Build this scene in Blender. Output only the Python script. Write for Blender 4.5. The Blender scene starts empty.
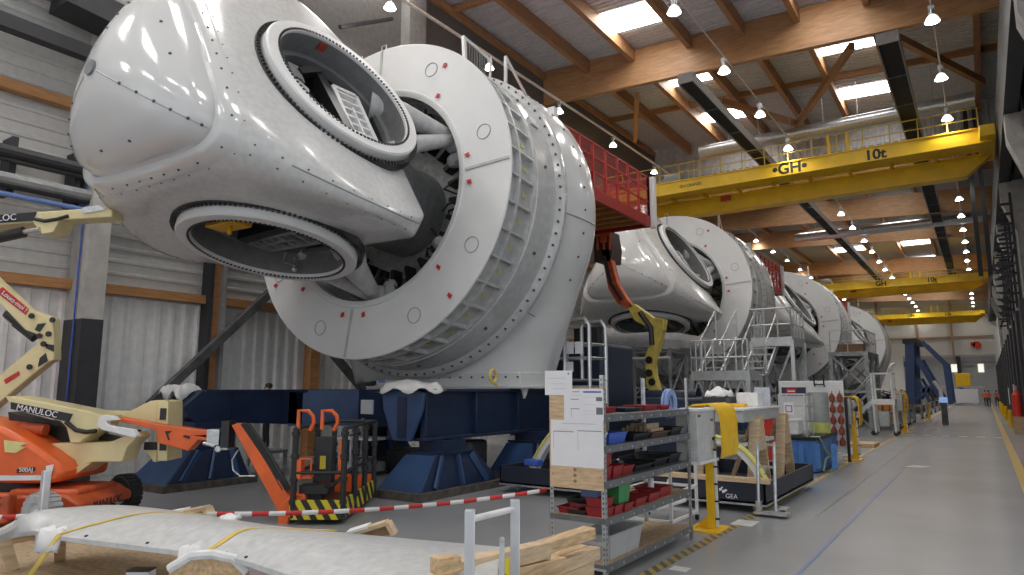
import bpy, bmesh, math, random
from mathutils import Vector as V, Matrix as M
random.seed(7)
S = bpy.context.scene
COL = S.collection

# ---------------------------------------------------------------- camera (24 mm lens, two metres above the floor)
FL, CX, CY, VX, VY, CAMH = 683.0, 512.0, 287.5, 984.0, 388.0, 2.0
PITCH = math.atan((VY - CY) / FL)
YAW = math.atan2(VX - CX, math.hypot(FL, VY - CY))
cam = bpy.data.cameras.new('camera'); camo = bpy.data.objects.new('camera', cam); COL.objects.link(camo)
cam.sensor_width = 36.0; cam.lens = FL / 1024.0 * 36.0; cam.clip_end = 400; cam.clip_start = 0.1
camo.location = (0, 0, CAMH); camo.rotation_euler = (math.pi / 2 + PITCH, 0, YAW)
S.camera = camo

# ---------------------------------------------------------------- world, exposure, big lights
W = bpy.data.worlds.new('world'); S.world = W; W.use_nodes = True
bgn = W.node_tree.nodes['Background']
bgn.inputs[0].default_value = (0.93, 0.96, 1.0, 1); bgn.inputs[1].default_value = 0.95
S.view_settings.view_transform = 'Standard'; S.view_settings.look = 'None'
S.view_settings.gamma = 1.0; S.view_settings.use_curve_mapping = False
S.view_settings.exposure = 0.1
S.cycles.use_denoising = True
S.cycles.max_bounces = 7; S.cycles.diffuse_bounces = 4; S.cycles.glossy_bounces = 3
S.cycles.sample_clamp_indirect = 4.0
SKY_STRENGTH = 12.0      # skylight panes
LAMP_W = 115.0           # each high-bay lamp

# ---------------------------------------------------------------- measuring helpers: where a sight line meets a real plane
FWD = V((-math.sin(YAW) * math.cos(PITCH), math.cos(YAW) * math.cos(PITCH), math.sin(PITCH)))
RGT = V((math.cos(YAW), math.sin(YAW), 0)); UPV = RGT.cross(FWD); CAM = V((0, 0, CAMH))
def ray(u, v): return FWD + RGT * ((u - CX) / FL) - UPV * ((v - CY) / FL)
def onz(u, v, z=0.0): r = ray(u, v); return CAM + r * ((z - CAMH) / r.z)
def onx(u, v, x): r = ray(u, v); return CAM + r * (x / r.x)
def ony(u, v, y): r = ray(u, v); return CAM + r * (y / r.y)
def onp(u, v, p, n): r = ray(u, v); return CAM + r * ((p - CAM).dot(n) / r.dot(n))

# ---------------------------------------------------------------- materials
MATS = {}
def mat(name, col, rough=0.5, metal=0.0, var=0.06, scale=6.0, emit=None, estr=1.0, coat=0.0, bump=0.0, alpha=1.0, trans=0.0, aniso=None):
    if name in MATS: return MATS[name]
    m = bpy.data.materials.new(name); m.use_nodes = True; MATS[name] = m
    nt = m.node_tree; b = nt.nodes['Principled BSDF']
    b.inputs['Base Color'].default_value = (*col, 1)
    b.inputs['Roughness'].default_value = rough; b.inputs['Metallic'].default_value = metal
    if coat: b.inputs['Coat Weight'].default_value = coat; b.inputs['Coat Roughness'].default_value = 0.06
    if alpha < 1: b.inputs['Alpha'].default_value = alpha
    if trans: b.inputs['Transmission Weight'].default_value = trans
    if emit: b.inputs['Emission Color'].default_value = (*emit, 1); b.inputs['Emission Strength'].default_value = estr
    if var or bump:
        tc = nt.nodes.new('ShaderNodeTexCoord'); mp = nt.nodes.new('ShaderNodeMapping'); nz = nt.nodes.new('ShaderNodeTexNoise')
        nz.inputs['Scale'].default_value = scale; nz.inputs['Detail'].default_value = 5
        if aniso: mp.inputs['Scale'].default_value = aniso
        nt.links.new(tc.outputs['Object'], mp.inputs[0]); nt.links.new(mp.outputs[0], nz.inputs['Vector'])
        if var:
            rp = nt.nodes.new('ShaderNodeValToRGB')
            lo = [max(0, c * (1 - 2.2 * var)) for c in col]; hi = [min(1, c * (1 + 2.2 * var)) for c in col]
            rp.color_ramp.elements[0].position = 0.3; rp.color_ramp.elements[1].position = 0.7
            rp.color_ramp.elements[0].color = (*lo, 1); rp.color_ramp.elements[1].color = (*hi, 1)
            nt.links.new(nz.outputs['Fac'], rp.inputs[0]); nt.links.new(rp.outputs[0], b.inputs['Base Color'])
        if bump:
            bp = nt.nodes.new('ShaderNodeBump'); bp.inputs['Strength'].default_value = bump; bp.inputs['Distance'].default_value = 0.02
            nt.links.new(nz.outputs['Fac'], bp.inputs['Height']); nt.links.new(bp.outputs[0], b.inputs['Normal'])
    return m
def stripes(name, a, b_, vec, width, duty=0.5, rough=0.5):
    """two-colour stripes along a direction of the object's own space (hazard tape, barrier tape)"""
    if name in MATS: return MATS[name]
    m = bpy.data.materials.new(name); m.use_nodes = True; MATS[name] = m
    nt = m.node_tree; p = nt.nodes['Principled BSDF']; p.inputs['Roughness'].default_value = rough
    tc = nt.nodes.new('ShaderNodeTexCoord'); d = nt.nodes.new('ShaderNodeVectorMath'); d.operation = 'DOT_PRODUCT'
    d.inputs[1].default_value = tuple(c / width for c in vec)
    fr = nt.nodes.new('ShaderNodeMath'); fr.operation = 'FRACT'; gt = nt.nodes.new('ShaderNodeMath'); gt.operation = 'GREATER_THAN'; gt.inputs[1].default_value = duty
    mx = nt.nodes.new('ShaderNodeMix'); mx.data_type = 'RGBA'
    mx.inputs[6].default_value = (*a, 1); mx.inputs[7].default_value = (*b_, 1)
    nt.links.new(tc.outputs['Object'], d.inputs[0]); nt.links.new(d.outputs['Value'], fr.inputs[0]); nt.links.new(fr.outputs[0], gt.inputs[0])
    nt.links.new(gt.outputs[0], mx.inputs[0]); nt.links.new(mx.outputs[2], p.inputs['Base Color'])
    return m
WHITE = mat('white_gelcoat', (0.66, 0.67, 0.67), 0.22, var=0.025, scale=1.2, coat=0.5)
NOSEW = mat('white_gloss_gelcoat', (0.68, 0.69, 0.69), 0.14, var=0.01, scale=1.0, coat=0.7)
SATIN = mat('white_satin_paint', (0.72, 0.73, 0.73), 0.42, var=0.015, scale=2.0)
MOTTLE = mat('white_dusty_laminate', (0.61, 0.615, 0.61), 0.24, var=0.035, scale=9.0, coat=0.4)
GREYP = mat('grey_primer', (0.46, 0.47, 0.47), 0.38, var=0.05)
MIDG = mat('mid_grey_paint', (0.27, 0.28, 0.285), 0.45, var=0.08)
DARKG = mat('dark_grey_cast', (0.085, 0.088, 0.092), 0.5, var=0.2, scale=3)
BLACK = mat('black_paint', (0.018, 0.018, 0.02), 0.4, var=0.1)
RUBBER = mat('black_rubber', (0.025, 0.025, 0.026), 0.75, var=0.15)
STEEL = mat('galvanised_steel', (0.55, 0.57, 0.58), 0.35, 0.8, var=0.08, scale=14)
ALU = mat('aluminium', (0.66, 0.68, 0.70), 0.3, 0.85, var=0.04)
SCAF = mat('scaffold_grey_steel', (0.36, 0.38, 0.39), 0.45, 0.4, var=0.12)
COPPER = mat('olive_winding', (0.27, 0.25, 0.12), 0.6, var=0.3, scale=10)
RED = mat('red_paint', (0.34, 0.014, 0.014), 0.4, var=0.08)
REDTAG = mat('red_tag', (0.55, 0.03, 0.03), 0.5, var=0.05)
YEL = mat('crane_yellow', (0.86, 0.55, 0.015), 0.42, var=0.04, scale=1.5)
YELP = mat('post_yellow', (0.85, 0.50, 0.01), 0.5, var=0.04)
CREAM = mat('cream_machine_paint', (0.76, 0.66, 0.36), 0.36, var=0.04, scale=3)
ORANGE = mat('orange_machine_paint', (0.80, 0.14, 0.03), 0.33, var=0.05, scale=3)
DKORANGE = mat('dark_orange_paint', (0.56, 0.10, 0.03), 0.45, var=0.12, scale=5)
BLUE = mat('navy_blue_paint', (0.012, 0.026, 0.068), 0.36, var=0.10, scale=2)
BLUE2 = mat('lighter_blue_paint', (0.035, 0.08, 0.19), 0.4, var=0.08, scale=2)
BINBLUE = mat('bright_blue_plastic', (0.05, 0.12, 0.52), 0.35, var=0.05)
TUB = mat('tub_blue_plastic', (0.07, 0.20, 0.50), 0.4, var=0.06)
BINRED = mat('dark_red_plastic', (0.28, 0.018, 0.022), 0.38, var=0.08)
BINGRN = mat('green_plastic', (0.05, 0.26, 0.08), 0.4, var=0.05)
BINGRY = mat('grey_plastic', (0.42, 0.44, 0.45), 0.4, var=0.04)
BINBLK = mat('black_plastic', (0.02, 0.021, 0.024), 0.4, var=0.1)
GLULAM = mat('glulam_timber', (0.45, 0.25, 0.115), 0.5, var=0.10, scale=2.0, aniso=(1, 8, 8))
PURL = mat('purlin_timber', (0.40, 0.215, 0.10), 0.55, var=0.10, scale=2.0, aniso=(8, 1, 8))
TIMBER = mat('raw_timber', (0.62, 0.43, 0.24), 0.65, var=0.14, scale=4, aniso=(9, 1, 9))
PINE = mat('pale_pine', (0.66, 0.49, 0.31), 0.6, var=0.10, scale=4, aniso=(1, 1, 8))
PLY = mat('plywood', (0.62, 0.45, 0.28), 0.6, var=0.10, scale=3, aniso=(2, 2, 12))
CHIP = mat('chipboard', (0.42, 0.31, 0.19), 0.7, var=0.12, scale=20)
PAPER = mat('paper', (0.82, 0.83, 0.87), 0.6, var=0.01)
INK = mat('print_ink', (0.16, 0.17, 0.2), 0.7, var=0.0)
INKBLUE = mat('blue_print_ink', (0.05, 0.12, 0.45), 0.7, var=0.0)
FOAM = mat('white_foam_wrap', (0.82, 0.82, 0.82), 0.6, var=0.03, scale=12, bump=0.3)
PLASTICW = mat('white_plastic_sheet', (0.80, 0.80, 0.79), 0.45, var=0.03, bump=0.2)
CONC = mat('concrete', (0.44, 0.43, 0.41), 0.8, var=0.08, scale=3)
CHAR = mat('charcoal_wall_paint', (0.035, 0.036, 0.042), 0.6, var=0.06)
FLOORM = mat('grey_epoxy_floor', (0.31, 0.315, 0.325), 0.27, var=0.035, scale=0.5)
CLAD = mat('light_grey_cladding', (0.86, 0.86, 0.85), 0.35, var=0.03)
CLADH = mat('grey_horizontal_cladding', (0.58, 0.58, 0.565), 0.45, var=0.03)
ROOFM = mat('grey_roof_sheet', (0.62, 0.65, 0.69), 0.45, var=0.04)
WALLW = mat('white_end_cladding', (0.80, 0.79, 0.75), 0.5, var=0.03)
STRAP = mat('yellow_strap', (0.75, 0.55, 0.12), 0.6, var=0.06)
HAZY = (0.62, 0.52, 0.02); HAZK = (0.02, 0.02, 0.02)
SKYPANE = mat('daylight_pane', (0.9, 0.9, 0.9), 0.5, var=0, emit=(1, 0.98, 0.95), estr=SKY_STRENGTH)
BULB = mat('lamp_glow', (1, 1, 1), 0.5, var=0, emit=(1, 0.97, 0.92), estr=30)
WINPANE = mat('lit_window_pane', (0.9, 0.9, 0.8), 0.5, var=0, emit=(1, 0.97, 0.85), estr=.8)
FILM = mat('clear_film', (0.8, 0.82, 0.82), 0.12, var=0.05, alpha=0.2)
MESHR = mat('red_mesh_panel', (0.40, 0.015, 0.015), 0.6, var=0.05, alpha=0.25)
SKIN = mat('skin', (0.55, 0.36, 0.27), 0.6, var=0.03)
HIVIS = mat('orange_hi_vis', (0.9, 0.16, 0.06), 0.6, var=0.05)
CLOTH = mat('dark_work_clothes', (0.03, 0.035, 0.05), 0.8, var=0.1)
HAIR = mat('dark_hair', (0.03, 0.022, 0.018), 0.7, var=0.1)

# ---------------------------------------------------------------- mesh builder
class MB:
    def __init__(s): s.v = []; s.f = []; s.m = []; s.cur = 0
    def mi(s, i): s.cur = i; return s
    def add(s, vs, fs):
        o = len(s.v); s.v += [V(p) for p in vs]
        for f in fs: s.f.append([i + o for i in f]); s.m.append(s.cur)
        return s
    def frame(s, c, X, Y, Z):     # parallelepiped from a centre and three half-axes
        c, X, Y, Z = V(c), V(X), V(Y), V(Z)
        if X.cross(Y).dot(Z) < 0: X = -X
        vs = [c + X * a + Y * b + Z * d for d in (-1, 1) for b in (-1, 1) for a in (-1, 1)]
        return s.add(vs, [(0, 2, 3, 1), (4, 5, 7, 6), (0, 1, 5, 4), (2, 6, 7, 3), (0, 4, 6, 2), (1, 3, 7, 5)])
    def box(s, x0, x1, y0, y1, z0, z1):
        return s.frame(((x0 + x1) / 2, (y0 + y1) / 2, (z0 + z1) / 2), (abs(x1 - x0) / 2, 0, 0), (0, abs(y1 - y0) / 2, 0), (0, 0, abs(z1 - z0) / 2))
    def bar(s, p, q, w, h=None, up=(0, 0, 1)):
        p, q = V(p), V(q); d = (q - p); L = d.length
        if L < 1e-6: return s
        d.normalize(); u = V(up)
        if abs(d.dot(u)) > 0.98: u = V((0, 1, 0)) if abs(d.y) < 0.9 else V((1, 0, 0))
        sx = d.cross(u).normalized(); sz = sx.cross(d)
        return s.frame((p + q) / 2, d * L / 2, sx * w / 2, sz * (h or w) / 2)
    def tube(s, pts, r, n=8, cap=True):
        pts = [V(p) for p in pts]; rs = r if isinstance(r, (list, tuple)) else [r] * len(pts)
        rings = []; prev = None
        for i, p in enumerate(pts):
            a = pts[max(0, i - 1)]; b = pts[min(len(pts) - 1, i + 1)]
            d = (b - a)
            d = d.normalized() if d.length > 1e-9 else V((0, 0, 1))
            if prev is None:
                u = V((0, 0, 1)) if abs(d.z) < 0.9 else V((1, 0, 0))
                x = d.cross(u).normalized()
            else:
                x = (prev - d * prev.dot(d)); x = x.normalized() if x.length > 1e-6 else d.orthogonal().normalized()
            prev = x; y = d.cross(x)
            rings.append([p + (x * math.cos(2 * math.pi * k / n) + y * math.sin(2 * math.pi * k / n)) * rs[i] for k in range(n)])
        return s.loft(rings, cap, cap)
    def loft(s, rings, cap0=False, cap1=False, close=True):
        n = len(rings[0]); vs = [p for r in rings for p in r]; fs = []
        for i in range(len(rings) - 1):
            for k in range(n if close else n - 1):
                a = i * n + k; b = i * n + (k + 1) % n
                fs.append((a, b, b + n, a + n))
        if cap0: fs.append(tuple(range(n))[::-1])
        if cap1: fs.append(tuple(range((len(rings) - 1) * n, len(rings) * n)))
        return s.add(vs, fs)
    def lathe(s, prof, O, A, X, n=48, cap0=False, cap1=False):
        O, A, X = V(O), V(A).normalized(), V(X).normalized(); Y = A.cross(X)
        rings = [[O + A * t + (X * math.cos(2 * math.pi * k / n) + Y * math.sin(2 * math.pi * k / n)) * r for k in range(n)] for t, r in prof]
        return s.loft(rings, cap0, cap1)
    def cyl(s, p, q, r, n=16, r1=None):
        p, q = V(p), V(q); return s.tube([p, q], [r, r if r1 is None else r1], n)
    def prism(s, poly, d):
        poly = [V(p) for p in poly]; d = V(d); n = len(poly)
        nrm = V((0, 0, 0))
        for i in range(n): nrm += poly[i].cross(poly[(i + 1) % n])
        if nrm.dot(d) > 0: poly = poly[::-1]
        vs = poly + [p + d for p in poly]
        fs = [tuple(range(n)), tuple(range(n, 2 * n))[::-1]] + [(i, i + n, (i + 1) % n + n, (i + 1) % n) for i in range(n)]
        return s.add(vs, fs)
    def quad(s, a, b, c, d): return s.add([a, b, c, d], [(0, 1, 2, 3)])
    def ball(s, c, r, n=10, sq=(1, 1, 1)):
        c = V(c); rings = []
        for i in range(1, n // 2 + 1):
            t = math.pi * i / (n // 2 + 1)
            rings.append([c + V((math.sin(t) * math.cos(2 * math.pi * k / n) * r * sq[0], math.sin(t) * math.sin(2 * math.pi * k / n) * r * sq[1], math.cos(t) * r * sq[2])) for k in range(n)])
        return s.loft(rings[::-1], True, True)
    def mesh(s, name, mats, off=V((0, 0, 0)), smooth=None):
        me = bpy.data.meshes.new(name)
        me.from_pydata([tuple(p - off) for p in s.v], [], s.f)
        for m in (mats if isinstance(mats, (list, tuple)) else [mats]): me.materials.append(m)
        me.polygons.foreach_set('material_index', s.m)
        me.update()
        if smooth:
            me.polygons.foreach_set('use_smooth', [True] * len(me.polygons)); me.set_sharp_from_angle(angle=math.radians(smooth))
        return me
def wloc(o):
    p = V((0, 0, 0))
    while o is not None: p = p + o.location; o = o.parent
    return p
SPLIT = {'truss', 'cabinet_lip', 'foot_plate', 'cross_girder', 'end_carriage', 'plug_ring', 'brake_caliper', 'platform_post', 'platform_joist', 'yellow_mark', 'upper_boom', 'pitch_motor', 'arm_slot', 'knuckle_slot',
    'lifting_eye', 'left_girder_rib', 'boom_gap_plate', 'knot', 'tube_load', 'trolley_load', 'segment_bolt', 'hook', 'duct_clamp', 'walkway_bracket', 'hoist_post', 'basket_mount', 'wheel_pair', 'brace_plate', 'cage_post', 'housing_joint',
    'nose_joint', 'panel_joint', 'cabinet_latch', 'trunk_clip', 'heater_clip', 'boom_hole', 'slab_sheet', 'eye', 'nose_and_ears', 'girder_rib', 'paper_sheet', 'rotator_bracket', 'basket_side_panel', 'kick_plate', 'end_brace', 'machine_top', 'roof_handrail', 'gate_bar', 'red_label', 'cap_plate', 'boom_hose', 'jib_hose', 'wheel_chock'}
STUFFP = {'bolt_ring', 'bolt_row', 'flange_bolt', 'housing_bolt', 'base_bolt', 'nose_bolt', 'slot_row', 'bore_cable', 'pitch_cable', 'print', 'edge_bolt', 'rivet', 'recess_rib'}
def islands(mb):
    par = list(range(len(mb.v)))
    def fd(i):
        while par[i] != i: par[i] = par[par[i]]; i = par[i]
        return i
    for f in mb.f:
        a = fd(f[0])
        for i in f[1:]: par[fd(i)] = a
    key = {}; out = []
    for f, m_ in zip(mb.f, mb.m):
        r = fd(f[0])
        if r not in key: key[r] = MB(); out.append(key[r]); key[r].mp = {}
        k = key[r]; idx = []
        for i in f:
            if i not in k.mp: k.mp[i] = len(k.v); k.v.append(mb.v[i])
            idx.append(k.mp[i])
        k.f.append(idx); k.m.append(m_)
    return out
def obj(name, mb, m, parent=None, smooth=35, bevel=0.0):
    if name in SPLIT and parent is not None:
        r = None
        for k in islands(mb): r = obj_(name, k, m, parent, smooth, bevel)
        return r
    o = obj_(name, mb, m, parent, smooth, bevel)
    if name in STUFFP: o['kind'] = 'stuff'
    return o
def obj_(name, mb, m, parent=None, smooth=35, bevel=0.0):
    off = wloc(parent) if parent is not None else V((0, 0, 0))
    o = bpy.data.objects.new(name, mb.mesh(name, m, off, smooth)); COL.objects.link(o)
    if parent is not None: o.parent = parent
    if bevel:
        b = o.modifiers.new('bevel', 'BEVEL'); b.width = bevel; b.segments = 2; b.limit_method = 'ANGLE'; b.angle_limit = math.radians(40)
    return o
def tag(o, label, cat, group=None, kind=None):
    o['label'] = label; o['category'] = cat
    if group: o['group'] = group
    if kind: o['kind'] = kind
    return o
def thing(name, label, cat, loc=(0, 0, 0), group=None):
    o = bpy.data.objects.new(name, None); COL.objects.link(o); o.location = loc; o.empty_display_size = 0.2
    return tag(o, label, cat, group)
def one(name, mb, m, label, cat, group=None, smooth=35, bevel=0.0):
    """a thing that is one mesh; its origin goes to the middle of its base"""
    lo = V([min(p[i] for p in mb.v) for i in range(3)]); hi = V([max(p[i] for p in mb.v) for i in range(3)])
    off = V(((lo.x + hi.x) / 2, (lo.y + hi.y) / 2, lo.z))
    o = bpy.data.objects.new(name, mb.mesh(name, m, off, smooth)); COL.objects.link(o); o.location = off
    if bevel:
        b = o.modifiers.new('bevel', 'BEVEL'); b.width = bevel; b.segments = 2; b.limit_method = 'ANGLE'; b.angle_limit = math.radians(40)
    return tag(o, label, cat, group)
def struct(name, mb, m, smooth=35):
    o = obj(name, mb, m, None, smooth); o['kind'] = 'structure'; return o
def copy_tree(o, parent=None):
    c = o.copy(); COL.objects.link(c); c.parent = parent
    for ch in list(o.children): copy_tree(ch, c)
    return c
def text(name, s, size, m, parent, origin, X, Y, ext=0.004, align='CENTER', bold=0.0):
    cu = bpy.data.curves.new(name, 'FONT'); cu.body = s; cu.size = size; cu.extrude = ext; cu.align_x = align; cu.align_y = 'CENTER'; cu.offset = size * bold
    cu.materials.append(m)
    o = bpy.data.objects.new('tmp_text', cu); COL.objects.link(o); dg_ = bpy.context.evaluated_depsgraph_get(); dg_.update()
    me_ = bpy.data.meshes.new_from_object(o.evaluated_get(dg_)); bpy.data.objects.remove(o, do_unlink=True)
    o = bpy.data.objects.new(name, me_); COL.objects.link(o)
    X = V(X).normalized(); Y = V(Y); Y = (Y - X * Y.dot(X)).normalized(); Z = X.cross(Y)
    mw = M((X, Y, Z)).transposed().to_4x4(); mw.translation = V(origin) - (wloc(parent) if parent else V((0, 0, 0)))
    if parent: o.parent = parent
    o.matrix_local = mw
    return o
def pol(cx, cy, r, a): return (cx + r * math.cos(a), cy + r * math.sin(a))
# ================================================================ THE HALL
XL, XR, YE = -17.0, 1.55, 110.0
mb = MB().box(-40, 30, -25, YE + 1, -0.3, 0); struct('floor', mb, FLOORM)
def corr_wall(mb, x, y0, y1, z0, z1, pitch=0.36, d=0.075, nx=1):
    n = int((y1 - y0) / pitch); pts = []
    for i in range(n):
        y = y0 + i * pitch
        pts += [(y, 0), (y + pitch * 0.5, 0), (y + pitch * 0.62, d), (y + pitch * 0.88, d)]
    pts.append((y0 + n * pitch, 0))
    mb.loft([[V((x + nx * q, y, z)) for y, q in pts] for z in (z0, z1)], close=False)
# left wall: ribbed white sheet to 4.1 m, horizontal cladding above
mb = MB(); corr_wall(mb, XL, -20, YE, 0, 4.15)
mb.mi(1)
n = 44
zs = []
for i in range(n):
    z = 4.15 + i * 0.31; zs += [(z, 0), (z + 0.2, 0), (z + 0.225, 0.028), (z + 0.285, 0.028)]
mb.loft([[V((XL + q, y, z)) for z, q in zs] for y in (YE, -20)], close=False)
mb.mi(0); mb.box(XL - 0.3, XL - 0.06, -20, YE, 0, 18)
struct('wall_left', mb, [CLAD, CLADH], smooth=None)
# end wall
mb = MB(); mb.box(XL - 3, XR + 12, YE, YE + 0.3, 0, 17)
struct('wall_end', mb, WALLW)
mb = MB()
for z in (3.4,): mb.box(-9, XR, YE - 0.08, YE, 0.0, 6.2)
struct('trim_1', mb, mat('grey_end_panel', (0.40, 0.41, 0.42), 0.5))
mb = MB()
for x in (-11.9, -7.0, -3.0): mb.box(x - 0.13, x + 0.13, YE - 0.35, YE - 0.02, 5.2, 14.2)
for z in (11.9, 8.8): mb.box(XL, XR, YE - 0.22, YE - 0.02, z - 0.1, z + 0.1)
struct('trim_2', mb, mat('end_wall_timber', (0.46, 0.32, 0.22), 0.6))
mb = MB()
for z in (5.2, 5.75, 6.3): mb.box(-9, XR, YE - 0.5, YE - 0.4, z - 0.05, z + 0.05)
struct('trim_3', mb, SCAF)
mb = MB().box(-2.75, -2.3, YE - 0.6, YE - 0.05, 0, 6.2); struct('end_wall_pillar', mb, CHAR)
for k, (x, w) in enumerate(((-3.2, 0.5), (0.05, 0.42))):
    a = ony(954 if k == 0 else 981, 368, YE - 0.1)
    mb = MB().box(a.x - w * .75, a.x + w * .75, YE - 0.16, YE - 0.09, a.z - .55, a.z + .55)
    o = struct('window_%d' % (k + 1), mb, WINPANE)
# right wall: ribbed concrete-grey sheet, set back, with charcoal panels below
mb = MB(); corr_wall(mb, XR + 0.75, 14, YE, 0, 17, nx=-1); mb.mi(0)
struct('wall_right', mb, mat('right_wall_sheet', (0.34, 0.34, 0.335), 0.5), smooth=None)

# ---- roof: high bay up to Y = 41.5, then lower roof
def zroof(x): return 16.75 + (1.0 - x) * 0.048        # falls gently from left to right
mb = MB(); pts = []
for i in range(int((41.6 + 22) / 0.26)):
    y = -22 + i * 0.26; pts += [(y, 0), (y + 0.13, 0), (y + 0.155, 0.05), (y + 0.235, 0.05)]
mb.loft([[V((x, y, zroof(x) + q)) for y, q in pts] for x in (XL - 0.3, XR + 13)], close=False)
mb.box(XL - 0.3, XR + 13, -22, 41.6, zroof(XL) + 0.3, zroof(XL) + 0.4)
struct('ceiling', mb, ROOFM, smooth=None)
def beam(Y, zb, depth, w=0.26, left=XL + 0.1, right=XR + 0.6, slope=0.048, name='roof_beam'):
    z = lambda x: zb + (1.0 - x) * slope
    poly = [V((left, Y, z(left))), V((right, Y, z(right))), V((right, Y, z(right) + depth)), V((left, Y, z(left) + depth))]
    return struct(name, MB().prism(poly, (0, w, 0)), GLULAM)
beam(27.4, 15.0, 1.72)
beam(41.3, 13.0, 1.5)
beam(6.0, 15.0, 1.72)
for Y in (50.4, 59.2, 76.4, 85.2, 94.0, 103.0): beam(Y, 12.95, 1.45)
mb = MB()
mb.box(XL, XR + 0.8, 41.6, YE + 0.2, 14.75 + 0.55, 14.75 + 0.7); struct('ceiling_low', mb, mat('pale_roof_sheet', (0.33, 0.335, 0.34), 0.5))
# step between the two roofs: ribbed sheet
mb = MB(); n = int((XR + 0.8 - XL) / 0.4); pts = []
for i in range(n):
    x = XL + i * 0.4; pts += [(x, 0), (x + 0.2, 0), (x + 0.25, 0.06), (x + 0.35, 0.06)]
mb.loft([[V((x, 41.62 - q, z)) for x, q in pts] for z in (17.7, 14.4)], close=False)
struct('wall_step', mb, mat('step_wall_sheet', (0.7, 0.71, 0.71), 0.4), smooth=None)
# purlins along the hall
px_ref = [(587, 80), (632, 68), (689, 55), (742, 43), (797, 30), (867, 15)]
pxs = [ony(u, v, 27.3).x for u, v in px_ref]
for x in [pxs[0] - 2.6] + pxs + [XR - 0.6]:
    mb = MB(); z = zroof(x)
    mb.box(x - 0.11, x + 0.11, -20, 41.3, z - 0.62, z - 0.02); struct('roof_purlin', mb, PURL)
for x in (-14, -11, -8, -5.5, -2.8, -0.3):
    mb = MB().box(x - 0.1, x + 0.1, 41.6, YE, 14.9, 15.3); struct('roof_purlin', mb, PURL)
mb = MB(); mb.box(XL + 0.02, XL + 0.3, -20, 41.3, 17.15, 17.45); struct('eave_beam', mb, PURL)
# cross battens between purlins
for Y in (13.0, 20.2, 34.5):
    zz = zroof(XL)
    mb = MB().prism([V((XL + .2, Y, zroof(XL + .2) - .3)), V((XR + .5, Y, zroof(XR + .5) - .3)), V((XR + .5, Y, zroof(XR + .5) - .04)), V((XL + .2, Y, zroof(XL + .2) - .04))], (0, 0.16, 0))
    struct('roof_batten', mb, PURL)
# wind braces in the roof plane beyond the first beam
def pz(u, v, z=15.6): return onz(u, v, z)
for (a, b) in (((852, 46), (798, 124)), ((720, 101), (798, 124)), ((898, 38), (983, 82)), ((637, 95), (635, 140))):
    mb = MB().bar(pz(*a), pz(*b), 0.22, 0.3); struct('roof_brace', mb, PURL)
# skylights (daylight panes in the roof)
wn = 3
def skylight(x0, x1, y0, y1, low=False):
    global wn
    mb = MB()
    if low: mb.box(x0, x1, y0, y1, 14.78 + 0.42, 14.78 + 0.5)
    else: mb.prism([V((x0, y0, zroof(x0) - 0.03)), V((x1, y0, zroof(x1) - 0.03)), V((x1, y1, zroof(x1) - 0.03)), V((x0, y1, zroof(x0) - 0.03))], (0, 0, 0.02))
    struct('window_%d' % wn, mb, SKYPANE); wn += 1
P0 = [ony(u, v, 27.3).x for u, v in px_ref]
def zx(u, v):
    x = 0
    p = onz(u, v, 16.9)
    for _ in range(4): p = onz(u, v, zroof(p.x))
    return p
a, b = zx(600, 36), zx(650, 21)
skylight(P0[1] + 0.12, P0[2] - 0.12, 23.9, 25.6)
skylight(P0[4] + 0.12, P0[5] - 0.12, 23.9, 25.6)
skylight(P0[4] + 0.12, P0[5] - 0.12, 31.5, 32.2)
skylight(P0[4] + 0.12, P0[5] - 0.12, 36.5, 38.0)
skylight(P0[1] + 0.12, P0[2] - 0.12, 36.5, 38.0)
skylight(P0[1] + 0.12, P0[2] - 0.12, 31.5, 32.2)
for yy in (14.6, 6.8, -1.0, -9.0):
    skylight(P0[1] + 0.12, P0[2] - 0.12, yy, yy + 1.8); skylight(P0[4] + 0.12, P0[5] - 0.12, yy, yy + 1.8)
    skylight(P0[0] - 2.4, P0[0] - 0.2, yy, yy + 1.8)
for yy in (45.5, 54.5, 63.5, 71.0, 80.5, 90, 99):
    skylight(-10.8, -8.2, yy, yy + 1.6, True); skylight(-5.2, -2.9, yy, yy + 1.6, True)

mb = MB().box(XL + .05, XL + .16, 11.2, 41.5, 8.7, 17.6); struct('wall_left_shade_panel', mb, mat('painted_wall_shade', (.13, .125, .12), .6))  # panel added to paint the poorly lit upper wall dark
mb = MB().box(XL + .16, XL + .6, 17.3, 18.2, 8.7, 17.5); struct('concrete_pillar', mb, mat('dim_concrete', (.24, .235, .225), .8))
mb = MB().bar(onx(340, 27, XL + .7), onx(392, 19, XL + .7), .12, .12); struct('wall_rail', mb, CHAR)
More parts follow.
